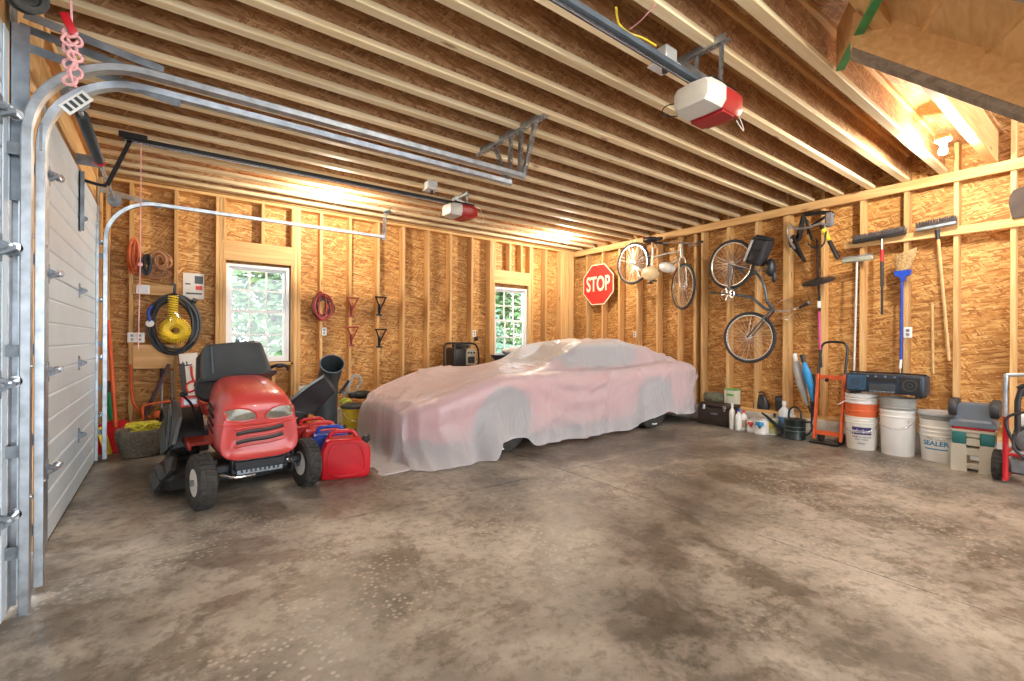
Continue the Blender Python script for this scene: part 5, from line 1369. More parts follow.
M().tube([Q(819, 312, 6.28), Q(820, 350, 6.26)], .013, 8).build('lower_shaft', mat('magenta tube', (.50, .06, .20), .4), ps)
M().tube([Q(820, 350, 6.28), Q(821, 368, 6.28)], .016, 8).build('grip', m_black, ps)
g = Q(818, 281, 6.22)
M().lathe([(.0, .02), (.05, .02), (.16, .0), (.175, -.015), (.165, -.02), (.05, .0), (.0, .0)], g, (-.38, .06, 1), 30).build('guard', m_black, ps)
M().lathe([(.04, -.04), (.05, -.03), (.05, .0), (.03, .03)], g, (0, 0, 1), 20).build('spool', m_blackm, ps)
M().b2(Q(819, 305, 6.26) + Vector((-.015, -.015, -.04)), Q(819, 305, 6.26) + Vector((.015, .015, .04)), bev=.004).build('coupler', m_white, ps)

# ================================================================ brooms on the rail
def broomhead(t, a, b, h, d, mb, mbr, up=1):
    a = Vector(a); b = Vector(b); u = (b - a).normalized()
    M().beam(a, b, d, .035, bev=.006).build('head', mb, t)
    m = M(); n = int((b - a).length / .012)
    for j in range(4):
        for k in range(n):
            p = a + u * ((b - a).length * (k + .5) / n) + Vector((-d / 2 + d * (j + .5) / 4, 0, .015 * up))
            m.cyl(p, p + Vector((random.uniform(-.006, .006) - .012 * (1.5 - j), random.uniform(-.006, .006), h * up)), .0045, .003, n=4)
    m.build('bristles', mbr, t)
m_br = mat('dark bristle', (.06, .055, .06), .9, 0, .3, 40)
m_handle = mat('ash handle', (.56, .34, .14), .45, 0, .12, 12)
XB = W - .095
a, b = at(853, 243, 0, XB), at(906, 233, 0, XB)
t = thing('push_broom', 'push broom with charcoal bristles and a short black handle, left on the rail', 'broom', (XB, a.y, 1.6))
broomhead(t, a, b, .055, .07, m_black, mat('grey bristle', (.10, .09, .09), .9, 0, .3, 40))
M().tube([at(882, 238, 0, XB), at(882, 262, 0, XB)], .013, 8).build('socket', m_steel, t)
M().tube([at(882, 250, 0, XB - .002), at(882, 262, 0, XB - .002)], .016, 8).build('red_collar', m_red, t)
M().tube([at(882, 262, 0, XB), at(882, 287, 0, XB)], .017, 8).tube([at(882, 287, 0, XB), at(882, 315, 0, XB)], .012, 8).build('handle', m_black, t)
a, b = at(916, 231, 0, XB), at(957, 223, 0, XB)
t = thing('push_broom', 'push broom with stiff black bristles and a long wooden handle', 'broom', (XB, a.y, 1.0))
broomhead(t, a, b, .06, .065, m_galvd, m_br)
M().tube([at(937, 230, 0, XB), at(938, 240, 0, XB)], .020, 8).build('socket', m_blackm, t)
M().tube([at(938, 236, 0, XB), at(949, 361, 0, XB)], .0145, 10).build('handle', m_handle, t)
a, b = at(842, 262, 0, XB), at(873, 258, 0, XB)
t = thing('floor_squeegee', 'pale grey floor squeegee hanging on a thin white pole', 'squeegee', (XB, a.y, .8))
M().beam(a, b, .05, .05, bev=.01).build('head', mat('pale grey green', (.36, .37, .30), .5), t)
M().beam(a + Vector((0, 0, .03)), b + Vector((0, 0, .03)), .012, .03).build('blade', m_galv, t)
M().tube([at(857, 262, 0, XB), at(854, 371, 0, XB)], .011, 8).build('pole', mat('pale pole', (.62, .60, .55), .4), t)
t = thing('corn_broom', 'straw broom with a blue collar and a blue pole, hung bristles up', 'broom', (XB, 1.52, 1.0))
c0, c1 = at(903, 272, 0, XB), at(906, 254, 0, XB)
rows = []
for p, hw, hx in ((c0, .06, .022), (c0 + (c1 - c0) * .4, .075, .03), (c0 + (c1 - c0) * .9, .095, .03), (c1 + Vector((0, -.0, .02)), .09, .025)):
    rows.append([(p.x + hx * math.sin(2 * PI * k / 20), p.y + hw * math.cos(2 * PI * k / 20), p.z + .03 * math.cos(2 * PI * k / 20) * -1) for k in range(20)])
M().loft(rows).build('straw', mat('broom straw', (.42, .27, .12), .9, 0, .35, 60, .6), t)
for k in (.35, .6): 
    p = c0 + (c1 - c0) * k; M().torus(p, (0, 0, 1), .08, .004, 24, 5, ).build('stitching', m_red, t) if False else None
M().prism([(XB - .028, c0.y - .07, c0.z + .01), (XB - .028, c0.y + .07, c0.z + .01), (XB - .028, c0.y + .065, c0.z - .04), (XB - .028, c0.y + .022, c0.z - .06), (XB - .028, c0.y + .018, c0.z - .10), (XB - .028, c0.y - .018, c0.z - .10), (XB - .028, c0.y - .022, c0.z - .06), (XB - .028, c0.y - .065, c0.z - .04)], (.056, 0, 0)).build('collar', m_blue, t)
M().tube([at(902, 276, 0, XB), at(901, 360, 0, XB)], .0125, 8).build('pole', m_blue, t)
M().cyl((XB, 1.52, at(902, 282, 0, XB).z), (W + .10, 1.47, at(902, 282, 0, XB).z), .004, n=6).build('hanging_nail', m_steel, t)
M().tube([at(901, 360, 0, XB), at(900, 369, 0, XB)], .012, 8).build('pole_tip', m_white, t)
M().tube([at(900, 369, 0, XB), at(901, 378, 0, XB)], .003, 5).build('hanging_cord', m_white, t)
tag(M().tube([at(932, 304, 0, W - .02), at(933, 374, 0, W - .02)], .0135, 10).build('wooden_pole', m_handle), 'bare wooden pole leaning beside the long push broom handle', 'pole')
h = at(1025, 203, 0, 6.36)
hs_ = thing('hanging_shovel', 'brown rounded shovel blade hanging at the right edge', 'shovel', tuple(h))
M().prism([at(u, v, 0, 6.36) for u, v in ((1008.5, 204), (1009.5, 197), (1013, 191), (1019, 188), (1028, 186), (1037, 189), (1042, 200), (1041, 214), (1032, 217), (1022, 217), (1012, 219.5))], (.022, 0, 0)).build('scoop', mat('brown steel', (.045, .028, .019), .7, 0, .2), hs_)
M().tube([(6.37, h.y, h.z + .10), (6.38, h.y - .08, h.z + .22)], .014, 8).build('neck', m_handle, hs_)
outlet(908, 333, .036, .058, 'white wall outlet below the straw broom', axis=0, val=W - .001)
outlet(635, 335, .03, .05, 'white wall outlet under the cruiser bicycle', axis=0, val=W - .001)

# ================================================================ along the right wall floor
# folding hand truck
ht = thing('hand_truck', 'orange hand truck with a black loop handle leaning on the studs', 'hand truck', (6.15, 2.14, 0))
ya, yb_ = 2.28, 2.01
M().tube([(6.22, ya, .75), (6.30, ya, 1.05), (6.31, ya - .01, 1.13), (6.32, ya - .06, 1.17), (6.32, yb_ + .06, 1.17), (6.31, yb_ + .01, 1.13), (6.30, yb_, 1.05), (6.22, yb_, .75)], .014, 8, smooth=3).build('handle', m_blackm, ht)
for y in (ya, yb_): M().beam((6.23, y, .80), (6.12, y, .04), .028, .04, bev=.004).build('side_rail', m_orange, ht)
M().beam((6.228, ya, .76), (6.228, yb_, .76), .02, .05).build('crossbar', m_orange, ht)
M().beam((6.13, ya, .12), (6.13, yb_, .12), .02, .05).build('crossbar', m_orange, ht)
M().b2((6.0, yb_ - .01, .01), (6.15, ya + .01, .022)).build('toe_plate', m_blackm, ht)
for y in (ya - .03, yb_ + .03): M().lathe([(.02, -.015), (.06, -.02), (.065, 0), (.06, .02), (.02, .015)], (6.24, y, .065), (0, 1, 0), 22).build('wheel', m_rubber, ht)
M().cyl((6.21, ya - .10, .74), (6.19, ya - .10, .72), .02, n=12).build('knob', m_black, ht)

# hanging umbrellas
m_u1 = mat('grey white canopy', (.40, .40, .39), .6, 0, .1); m_u2 = mat('sky blue canopy', (.02, .25, .58), .55, 0, .15)
def umb(pts, rad, mt, lab, hc):
    t = thing('folded_umbrella', lab, 'umbrella', pts[-1])
    M().tube(pts, rad, 12, smooth=0).build('canopy', mt, t)
    d = (Vector(pts[0]) - Vector(pts[1])).normalized()
    M().tube([Vector(pts[0]), Vector(pts[0]) + d * .10], .026, 10).build('handle', hc, t)
    d = (Vector(pts[-1]) - Vector(pts[-2])).normalized()
    M().cyl(Vector(pts[-1]), Vector(pts[-1]) + d * .12, .014, .008, n=8).build('tip', m_black, t)
umb([Q(796, 362, 6.30), Q(798, 372, 6.30), Q(801, 384, 6.30), Q(805, 398, 6.30), Q(808, 406, 6.30)], [.035, .055, .05, .03, .015], m_u1, 'folded grey and white umbrella hanging left of the blue one', m_white)
umb([Q(804, 363, 6.24), Q(807, 374, 6.24), Q(811, 388, 6.24), Q(813, 402, 6.24)], [.022, .045, .04, .015], m_u2, 'folded sky blue umbrella hanging beside the hand truck', m_black)
umb([Q(813, 383, 6.32), Q(814, 398, 6.32), Q(812, 418, 6.32)], [.03, .04, .015], m_black, 'folded black umbrella standing behind the hand truck', m_black)

# tool boxes and ledge things
m_dkb = mat('dark brown case', (.045, .030, .022), .5, 0, .25)
tb = thing('tool_box', 'dark brown tool box on the floor behind the car tail', 'tool box', (6.28, 3.57, 0))
M().b2((6.16, 3.30, .0), (6.40, 3.80, .25), bev=.012).build('body', m_dkb, tb)
M().b2((6.155, 3.295, .255), (6.405, 3.805, .30), bev=.01).build('lid', m_dkb, tb)
for y in (3.40, 3.70): M().b2((6.148, y - .02, .21), (6.158, y + .02, .28), bev=.002).build('latch', m_steel, tb)
M().b2((6.149, 3.50, .15), (6.157, 3.60, .17)).build('name_plate', m_galvd, tb)
m_ledge = m_wy
lg = thing('shelf_board', 'low board laid along the wall behind the bottles', 'board', (6.35, 3.1, 0))
M().b2((6.395, 2.48, .31), (6.40 + .02, 3.95, .34)).b2((6.40, 2.48, .0), (6.408, 3.95, .31)).build('board', m_wy, lg) if False else None
bpy.data.objects.remove(lg)
def on_ledge(px, py): p = at(px, py, 0, W + .02); return p
m_olive = mat('olive bag', (.20, .20, .13), .8, 0, .3, 18, .4)
p = at(714, 400, 0, W + .03)
m = M(); m.ball((W + .0 + .05, p.y, .26 + .09), (.055, .20, .085), 18)
for v in m.bm.verts: v.co.z += .01 * math.sin(v.co.y * 40); v.co.z = max(v.co.z, .262)
tag(m.build('seed_bag', m_olive), 'crumpled olive bag lying on the sill above the tool box', 'bag')
p = at(732, 396, 0, W + .03)
gx = thing('cardboard_box', 'small cream carton with green edges on the wall sill', 'box', (W + .05, p.y, .262))
M().b2((W + .0, p.y - .08, .262), (W + .11, p.y + .10, .50), bev=.003).build('box', mat('cream carton', (.72, .72, .58), .6, 0, .04), gx)
M().b2((W - .001, p.y - .081, .48), (W + .111, p.y + .101, .502)).build('top_edge', mat('leaf green', (.16, .42, .10), .5), gx)
m = M(); m.b2((W - .003, p.y - .04, .40), (W + .0, p.y + .06, .43)); m.build('print', mat('leaf green', (.16, .42, .10)), gx)
p = at(760, 404, 0, W + .02)
jg = thing('blower', 'small black machine on the sill above the paint can', 'machine', (W + .06, p.y, .262))
M().loft([[(W + .06 + a * math.cos(t) * .055, p.y + a * math.sin(t) * .11, z) for t in [2 * PI * k / 20 for k in range(20)]] for z, a in ((.262, .95), (.31, 1.0), (.38, .8), (.44, .45), (.455, .3))]).build('body', m_black, jg)
M().tube([(W + .06, p.y - .05, .42), (W + .06, p.y - .02, .49), (W + .06, p.y + .05, .47), (W + .06, p.y + .06, .42)], .010, 8, smooth=4).build('handle', m_black, jg)
p = at(780, 407, 0, W + .02)
bx2 = thing('black_box', 'upright black box on the sill left of the watering can', 'box', (W + .05, p.y, .262))
M().b2((W + .01, p.y - .06, .262), (W + .11, p.y + .06, .46), bev=.006).build('case', m_black, bx2)
M().b2((W + .007, p.y - .045, .40), (W + .0105, p.y + .045, .44)).build('label', m_dgrey, bx2)

# bottles and cans on the floor
def bottle(px, r, h, mt, cap, lab, x=6.27, label=None, nk=.35):
    y = at(px, 435, 0, x).y
    t = thing('bottle', lab, 'bottle', (x, y, 0), 0, 'bottles along the right wall')
    M().lathe([(r * .92, 0), (r, .01), (r, h * .62), (r * .92, h * .70), (r * nk, h * .82), (r * nk, h * .9)], (x, y, 0), n=20).build('body', mt, t)
    M().cyl((x, y, h * .88), (x, y, h), r * nk * 1.25, n=14).build('cap', cap, t)
    if label: M().lathe([(r * 1.01, h * .15), (r * 1.015, h * .16), (r * 1.015, h * .52), (r * 1.01, h * .53)], (x, y, 0), n=20).build('label', label, t)
    return t
bottle(732, .036, .34, m_white, m_white, 'tall plain white bottle, first right of the tool box', 6.12)
bottle(738.5, .040, .28, m_white, m_blue, 'white bottle with a blue cap next to the tall white one', 6.10, m_lab)
m_silt = mat('paint tin metal', (.62, .62, .60), .35, .6, .1)
bottle(743.5, .045, .26, m_lab, m_redpr, 'white bottle with a red cap left of the paint can', 6.16, mat('beige label', (.55, .40, .30), .6))
def tin(px, r, h, lab, x, lid, band, y0=None):
    y = at(px, 435, 0, x).y
    t = thing('paint_can', lab, 'paint can', (x, y, 0), 0, 'paint cans along the right wall')
    M().lathe([(r, 0), (r * 1.02, .004), (r, .01), (r, h - .012), (r * 1.03, h - .006), (r * 1.0, h), (r * .85, h - .004), (0, h - .004)], (x, y, 0), n=30).build('body', lid, t)
    b = M(); b.lathe([(r * 1.005, h * .08), (r * 1.01, h * .09), (r * 1.01, h * .88), (r * 1.005, h * .89)], (x, y, 0), n=30); b.build('label', band[0], t)
    m = M(); rows = []
    for k in range(9):
        a = PI + math.radians(-62 + 9 * k) + .55; rows.append([(x + r * 1.02 * math.cos(a), y + r * 1.02 * math.sin(a), h * .48 + .02 * math.sin(k)), (x + r * 1.02 * math.cos(a), y + r * 1.02 * math.sin(a), h * .80)])
    m.loft(rows, closed=False, caps=False); m.build('label_print', band[1], t, solid=.001)
    M().tube([(x, y - r, h * .85), (x - r * .8, y - r * .7, h * .5), (x - r * 1.15, y, h * .38), (x - r * .8, y + r * .7, h * .5), (x, y + r, h * .85)], .002, 5, smooth=4).build('handle', m_steel, t)
    return t
tin(752, .06, .17, 'small paint tin between the bottles and the blue-label can', 6.12, m_silt, (m_lab, m_redpr))
tin(761.5, .085, .20, 'white paint can with a blue label behind the watering can spout', 6.10, m_silt, (m_white, mat('cyan print', (.03, .26, .50), .5)))
tin(772, .07, .20, 'olive and yellow tin just left of the watering can', 6.18, m_silt, (mat('khaki label', (.42, .42, .20), .6), m_yellow))
bottle(774.5, .036, .24, mat('dark green bottle', (.02, .06, .04), .3), m_black, 'dark green bottle behind the olive tin', 6.36)
bottle(784, .065, .42, mat('milky plastic', (.62, .68, .72), .35, 0, .06), m_white, 'large milky white jug behind the watering can', 6.32, mat('blue label', (.12, .25, .45), .5), .3)
bottle(792, .05, .33, m_white, m_white, 'white bottle peeking from behind the watering can', 6.38)
tag(M().b2((6.22, 2.82, .212), (6.30, 3.02, .235), bev=.006).build('scraper', m_yellow), 'yellow brush handle resting on the cans', 'brush') if False else None
# watering can
wc = thing('watering_can', 'dark green watering can with a long spout', 'watering can', (6.12, 2.49, 0))
m_wc = mat('black green enamel', (.012, .022, .020), .3, .2, .1)
x, y = 6.12, 2.49
M().lathe([(.115, 0), (.118, .006), (.115, .012), (.115, .23), (.118, .235), (.115, .24), (.10, .245), (.03, .25)], (x, y, 0), n=34).build('body', m_wc, wc)
M().torus((x, y, .155), (0, 0, 1), .115, .003, 34, 5).torus((x, y, .105), (0, 0, 1), .115, .003, 34, 5).build('band', m_galvd, wc)
M().tube([(x - .02, y + .10, .06), (x - .02, y + .20, .13), (x - .02, y + .33, .235), (x - .02, y + .38, .265)], [.032, .024, .015, .013], 12).build('spout', m_wc, wc)
M().tube([(x, y - .11, .21), (x, y - .17, .22), (x, y - .19, .16), (x, y - .16, .09), (x, y - .11, .06)], .011, 8, smooth=5).build('back_handle', m_wc, wc)
M().tube([(x, y + .07, .24), (x, y + .06, .34), (x, y, .385), (x, y - .06, .34), (x, y - .07, .24)], .011, 8, smooth=5).build('top_handle', m_wc, wc)

# buckets
m_bw = mat('bucket white plastic', (.76, .74, .68), .38, 0, .05, 4)
m_bw2 = mat('bucket bright white', (.80, .80, .78), .35, 0, .04, 4)
m_orb = mat('bucket orange', (.74, .15, .05), .4, 0, .08)
m_gl = mat('grey bucket plastic', (.34, .35, .33), .4, 0, .08)
m_navy = mat('navy print', (.04, .03, .14), .5); m_cy = mat('cyan print', (.03, .26, .50))
def bucket(name, x, y, r0, r1, h, mt, lab, z0=0, rings=(.80, .88, .94), lid=None, handle='front', grp='stacked plastic buckets along the right wall'):
    t = thing(name, lab, 'bucket', (x, y, z0), 0, grp)
    prof = [(r0 * .97, 0), (r0, .008)]
    for q in rings:
        rq = r0 + (r1 - r0) * q; prof += [(rq, h * q - .010), (rq + .008, h * q - .006), (rq + .008, h * q + .004), (rq, h * q + .008)]
    prof += [(r1, h - .012), (r1 + .008, h - .008), (r1 + .008, h), (r1 - .004, h), (r1 - .008, h - .02), (r0 * .95, .012), (0, .012)]
    M().lathe([(a, b + z0) for a, b in prof], (x, y, 0), n=44).build('body', mt, t)
    if lid:
        M().lathe([(r1 + .010, h - .02 + z0), (r1 + .014, h - .012 + z0), (r1 + .014, h + .006 + z0), (r1 + .004, h + .012 + z0), (r1 * .9, h + .006 + z0), (0, h + .006 + z0)], (x, y, 0), n=44).build('lid', lid, t)
    e = 1.02; rr = r1 + .012; zz = z0 + h * .86
    if handle:
        drop = .12 if handle == 'front' else .02
        M().tube([(x - .3 * rr * e + .3 * rr, y - rr * e, zz), (x - rr * .8, y - rr * .75, zz - drop * .7), (x - rr * 1.05, y, zz - drop), (x - rr * .8, y + rr * .75, zz - drop * .7), (x, y + rr * e, zz)], .0032, 6, smooth=6).build('handle', m_steel, t)
    return t
def cyl_text(s, size, mt, parent, x, y, r, z, ang, name='lettering', sx=1.0, off=.0):
    """letters wrapped on the bucket wall"""
    q = tx(s, size, mt, parent, (0, 0, 0), Matrix.Identity(3), name, .0008, off, sx, local=True)
    org = WORLD[parent.name]
    for v in q.data.vertices:
        a = PI + ang + v.co.x / r; rr = r + .001 + v.co.z
        v.co = Vector((x + rr * math.cos(a), y + rr * math.sin(a), z + v.co.y)) - org
    return q
def patch(parent, x, y, r, z0, z1, a0, a1, mt, name='label', th=.001):
    m = M(); rows = []
    for k in range(15):
        a = PI + a0 + (a1 - a0) * k / 14
        rows.append([(x + r * math.cos(a), y + r * math.sin(a), z0), (x + r * math.cos(a), y + r * math.sin(a), z1), (x + (r - .004) * math.cos(a), y + (r - .004) * math.sin(a), z1), (x + (r - .004) * math.cos(a), y + (r - .004) * math.sin(a), z0)])
    m.loft(rows); return m.build(name, mt, parent)
# direction from a bucket to the camera
def camang(x, y): return math.atan2(-y, -x) - PI
bx_, by_ = 6.19, 1.835
ca = camang(bx_, by_)
t = bucket('bucket', bx_, by_, .135, .148, .36, m_bw, 'white bucket with dark printed label at the bottom of the left stack', 0, (.82, .90))
patch(t, bx_, by_, .1455, .17, .25, ca - .62, ca + .62, m_navy, 'label_block')
cyl_text('hydrobond', .062, m_bw2, t, bx_, by_, .1462, .207, ca, sx=.74)
cyl_text('ready to use mix', .026, m_navy, t, bx_, by_, .1425, .145, ca)
cyl_text('water resistant', .020, m_navy, t, bx_, by_, .1415, .118, ca)
cyl_text('indoor', .026, m_navy, t, bx_, by_, .140, .075, ca)
t = bucket('bucket', bx_, by_, .137, .152, .155, m_orb, 'orange bucket in the middle of the left stack', .345, (.5,), handle=None)
t = bucket('bucket', bx_, by_, .139, .154, .15, m_bw2, 'white bucket with a slanting handle on top of the left stack', .46, (.35, .62), handle='x')
M().tube([(bx_ - .11, by_ + .19, .47), (bx_ - .16, by_ + .06, .56)], .006, 8).build('handle_grip', m_white, t)
cx_, cy_ = 6.18, 1.515
t = bucket('bucket', cx_, cy_, .136, .150, .47, m_bw2, 'tall dented white bucket, middle of the three stacks', 0, (.86, .97))
ca = camang(cx_, cy_); cyl_text('3', .03, m_navy, t, cx_, cy_, .154, .36, ca + .55); cyl_text('5', .03, m_navy, t, cx_, cy_, .154, .31, ca + .55)
t = bucket('bucket', cx_, cy_, .142, .154, .14, m_gl, 'grey bucket nested in the tall dented white one', .455, (.28,), handle=None)
dx_, dy_ = 6.20, 1.185
t = bucket('bucket', dx_, dy_, .140, .158, .41, m_bw2, 'white bucket with blue print, the right one of three stacks', 0, (.62, .72, .82), handle='front')
ca = camang(dx_, dy_)
cyl_text('PREMIUM', .034, m_gl, t, dx_, dy_, .149, .225, ca - .25)
cyl_text('SEALER', .062, m_cy, t, dx_, dy_, .148, .18, ca - .25, off=.002)
patch(t, dx_, dy_, .1475, .120, .132, ca - .85, ca + .40, m_cy, 'label_block')
t = bucket('bucket', dx_, dy_, .152, .162, .075, m_gl, 'lidded grey bucket on top of the right white bucket', .40, (.45,), lid=mat('pale grey lid', (.50, .53, .56), .35, 0, .06), handle=None)

# boombox
bm = thing('boombox', 'wide dark blue portable stereo lying across two bucket stacks', 'stereo', (6.14, 1.60, .612))
bm.rotation_euler = (0, 0, 0)
x0, x1 = 6.02, 6.25; y0, y1, z0, z1 = 1.27, 1.935, .640, .835
m_nav = mat('dark blue plastic', (.018, .035, .06), .32, 0, .1)
b_ = M(); b_.b2((x0, y0, z0), (x1, y1, z1), bev=.02, seg=3); b_.build('case', m_nav, bm)
for yy, mt in ((y1 - .10, mat('blue speaker cloth', (.03, .09, .17), .7, 0, .2, 60)), (y0 + .11, m_black)):
    M().b2((x0 - .006, yy - .085, z0 + .02), (x0 + .004, yy + .085, z1 - .02), bev=.004).build('speaker_grille', mt, bm)
    s_ = M(); s_.torus((x0 - .008, yy, (z0 + z1) / 2), (1, 0, 0), .055, .005, 30, 6).torus((x0 - .008, yy, (z0 + z1) / 2), (1, 0, 0), .022, .004, 24, 6); s_.build('speaker_ring', m_dgrey, bm)
M().b2((x0 - .008, 1.50, z0 + .03), (x0 + .003, 1.72, z1 - .10), bev=.003).build('cassette_deck', m_dgrey, bm)
m = M(); 
for k in range(6): m.b2((x0 - .016, 1.50 + .037 * k, z0 + .010), (x0 - .004, 1.53 + .037 * k, z0 + .026))
m.build('key_row', m_galvd, bm)
M().b2((x0 - .007, 1.48, z1 - .075), (x0 + .004, 1.74, z1 - .035), bev=.002).build('tuner_scale', m_black, bm)
for yy in (1.50, 1.58, 1.66, 1.73): M().cyl((x0 - .018, yy, z1 - .02), (x0 + .0, yy, z1 - .02), .010, n=14).build('knob', m_galvd, bm)
M().tube([(6.13, y0 + .03, z1 - .005), (6.13, y0 + .05, z1 + .012), (6.13, y1 - .05, z1 + .012), (6.13, y1 - .03, z1 - .005)], .008, 8, smooth=3).build('carry_handle', m_black, bm)
for yy in (1.32, 1.88): M().b2((6.05, yy - .03, .611), (6.22, yy + .03, .642)).build('foot', m_black, bm)

# step stool chest upside-down wheeled toy on top
m_beige = mat('beige plastic', (.52, .49, .40), .45, 0, .05, 5)
m_teal = mat('teal plastic', (.015, .14, .14), .4, 0, .1)
scx, scy = 5.97, .905
rz_ = math.radians(4)
stl = thing('step_stool', 'beige and teal plastic step stool used as a stand at the right', 'stool', (scx, scy, 0), rz_)
for s in (-1, 1):
    m = M(); m.loft([[(x, s * (.092) + y * k * .8, z) for x, y in ((-.12, -.062), (.12, -.062), (.12, .062), (-.12, .062))] for z, k in ((0, 1.12), (.22, 1.0), (.235, .96), (.25, .93))]); m.build('leg', m_beige, stl, local=True, flat=True)
    M().box((0, s * .092, .305), (.245, .095, .115), bev=.012, seg=2).build('corner_block', m_teal, stl, local=True)
for z, h in ((.05, .05), (.18, .07), (.27, .07), (.335, .05)):
    M().box((0, 0, z), (.20, .10, h), bev=.008).build('rung', m_beige, stl, local=True)
M().box((0, 0, .368), (.24, .285, .03), bev=.01).build('top', m_beige, stl, local=True)
hr = thing('wheeled_cart', 'grey plastic wheeled base lying upside down on the step stool', 'cart', (scx, scy, .384), rz_)
M().box((0, 0, .012), (.24, .28, .022), bev=.006).build('red_rim', m_red, hr, local=True)
m_gb = mat('slate plastic', (.12, .15, .19), .4, 0, .08, 5)
M().loft([[(x * k, y * k, z) for x, y in ((-.13, -.155), (.13, -.155), (.13, .155), (-.13, .155))] for z, k in ((.024, 1.0), (.07, .98), (.09, .80), (.225, .66), (.235, .62))]).build('body', m_gb, hr, local=True, flat=True)
for yy, xx in ((-.135, -.07), (.135, -.07), (-.135, .11), (.135, .11)):
    M().lathe([(.02, -.028), (.072, -.03), (.078, -.02), (.078, .02), (.072, .03), (.02, .028)], (xx, yy, .19), (0, 1, 0), 28).build('wheel', mat('charcoal wheel', (.035, .037, .042), .5), hr, local=True)
M().cyl((-.07, -.135, .19), (-.07, .135, .19), .012, n=8).cyl((.11, -.135, .19), (.11, .135, .19), .012, n=8).build('axle', m_galvd, hr, local=True)
# pressure washer
pw = thing('pressure_washer', 'red and black pressure washer at the right edge', 'pressure washer', (5.72, .42, 0))
def tubp(pts, r, nm, mt): return M().tube(pts, r, 10, smooth=4).build(nm, mt, pw)
ym, yn = .665, .24
for yy, xx in ((ym, 5.62), (yn, 5.62)):
    tubp([(xx, yy, .56), (xx, yy, .08), (xx + .03, yy, .05), (xx + .45, yy, .05)], .019, 'frame_rail', m_red)
tubp([(5.62, ym, .555), (5.62, ym, .86), (5.63, ym - .04, .91), (5.65, yn + .04, .91), (5.66, yn, .86), (5.62, yn, .555)], .016, 'handle', m_galv)
tubp([(5.62, ym, .25), (5.62, yn, .25)], .014, 'crossbar', m_red)
tubp([(5.62, ym, .25), (6.02, ym, .25)], .014, 'crossbar', m_red)
for yy in (ym + .055, yn - .055):
    w_ = M().lathe([(.04, -.03), (.115, -.035), (.125, -.02), (.125, .02), (.115, .035), (.04, .03)], (5.76, yy, .126), (0, 1, 0), 30)
    for k in range(20):
        t_ = 2 * PI * k / 20; w_.box((5.76 + .125 * math.cos(t_), yy, .126 + .125 * math.sin(t_)), (.012, .06, .010), R=Matrix.Rotation(-t_, 3, 'Y'))
    w_.build('wheel', m_rubber, pw)
    M().lathe([(.0, -.036), (.05, -.036), (.06, -.02), (.06, .02), (.05, .036), (.0, .036)], (5.76, yy, .126), (0, 1, 0), 20).build('wheel_hub', m_white, pw)
M().b2((5.70, 0.355, .27), (5.98, 0.635, .46), bev=.03, seg=2).build('engine_block', m_dgrey, pw)
M().lathe([(.03, 0), (.09, .0), (.10, .02), (.10, .05), (.06, .07)], (5.70, 0.515, .37), (-1, 0, 0), 26).build('starter_housing', m_galvd, pw)
M().b2((5.72, 0.375, .47), (5.94, 0.615, .58), bev=.03, seg=3).build('fuel_tank', m_white, pw)
M().cyl((5.84, 0.455, .58), (5.84, 0.455, .61), .03, n=16).build('tank_cap', m_black, pw)
M().b2((5.66, 0.335, .08), (5.85, 0.655, .22), bev=.02).build('pump', m_galvd, pw)
M().tube([(5.60, 0.595, .45), (5.59, 0.595, .70), (5.60, 0.575, .80)], .020, 10).tube([(5.60, 0.595, .80), (5.60, 0.515, .85), (5.60, 0.455, .80), (5.60, 0.495, .74), (5.60, 0.575, .76)], .018, 8, smooth=4, closed=False).build('spray_gun', m_black, pw)
M().tube([(5.60, 0.615, .42), (5.52, 0.595, .3), (5.55, 0.445, .2), (5.6, 0.395, .5), (5.58, 0.495, .62), (5.57, 0.655, .55), (5.58, 0.615, .35)], .011, 8, smooth=6).build('pressure_hose', m_black, pw)
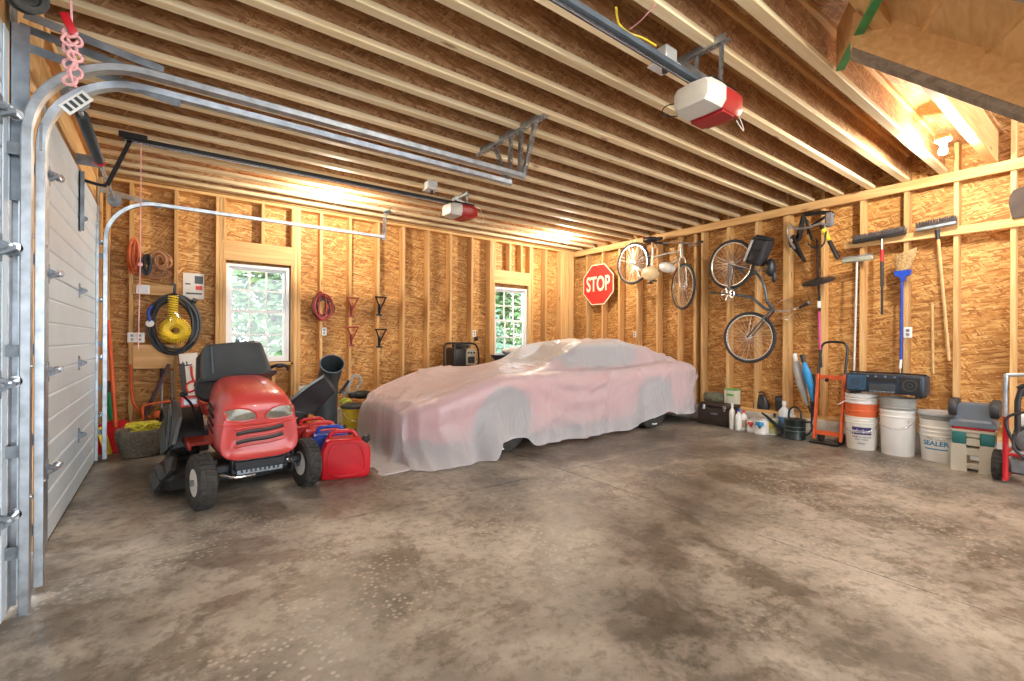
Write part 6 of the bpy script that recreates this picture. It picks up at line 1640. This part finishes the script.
tl_ = M(); tl_.b2((5.74, .745, .02), (5.98, .77, .30), bev=.01)
tag(tl_.build('panel_case', m_teal), 'flat dark teal case standing between the stool and the washer', 'case') if False else tl_.bm.free()

# ================================================================ outdoors behind the windows
m_leaf = mat('garden leaves', (.16, .30, .12), .7, 0, .5, 3); m_leaf2 = mat('blue green leaves', (.20, .38, .26), .7, 0, .45, 3)
m_bark = mat('bark', (.20, .15, .11), .9, 0, .3)
gm = M().b2((-8, D + .6, -.35), (16, D + 16, -.3)).build('ground', mat('pale gravel', (.52, .50, .46), .9, 0, .2)); gm['kind'] = 'structure'
random.seed(21)
def tree(x, y, h, r, mt, lab):
    t = thing('tree', lab, 'tree', (x, y, -.3), 0, 'trees outside the windows')
    M().cyl((x, y, -.3), (x, y, h * .8), .09, .04, 10).build('trunk', m_bark, t)
    m = M()
    for k in range(3600):
        a = random.uniform(0, 2 * PI); z = random.uniform(.25, h); rr = r * (1 - abs(z / h - .35) * .9) * math.sqrt(random.random())
        c = Vector((x + rr * math.cos(a), y + rr * math.sin(a) * .7, z)); s_ = random.uniform(.06, .15)
        d1 = Vector((random.uniform(-1, 1), random.uniform(-1, 1), random.uniform(-.6, .6))).normalized(); d2 = d1.orthogonal().normalized()
        m._f([m.bm.verts.new(c - d1 * s_), m.bm.verts.new(c + d2 * s_ * .5), m.bm.verts.new(c + d1 * s_), m.bm.verts.new(c - d2 * s_ * .5)])
    m.build('crown', mt, t, flat=True)
for x, y, h, r, mt, lab in ((-.2, 10.6, 3.4, 1.25, m_leaf2, 'bushy tree outside the left of the mower window'), (1.9, 11.4, 3.6, 1.3, m_leaf, 'bushy tree outside behind the middle of the mower window'), (1.2, 9.3, .9, .7, m_leaf, 'low shrub outside below the mower window'),
                         (6.6, 11.2, 3.4, 1.3, m_leaf2, 'bushy tree outside the left of the second window'), (8.6, 12.2, 3.2, 1.3, m_leaf, 'bushy tree outside the right of the second window'), (7.2, 9.9, 1.0, .8, m_leaf2, 'low shrub outside below the second window')):
    tree(x, y, h, r, mt, lab)
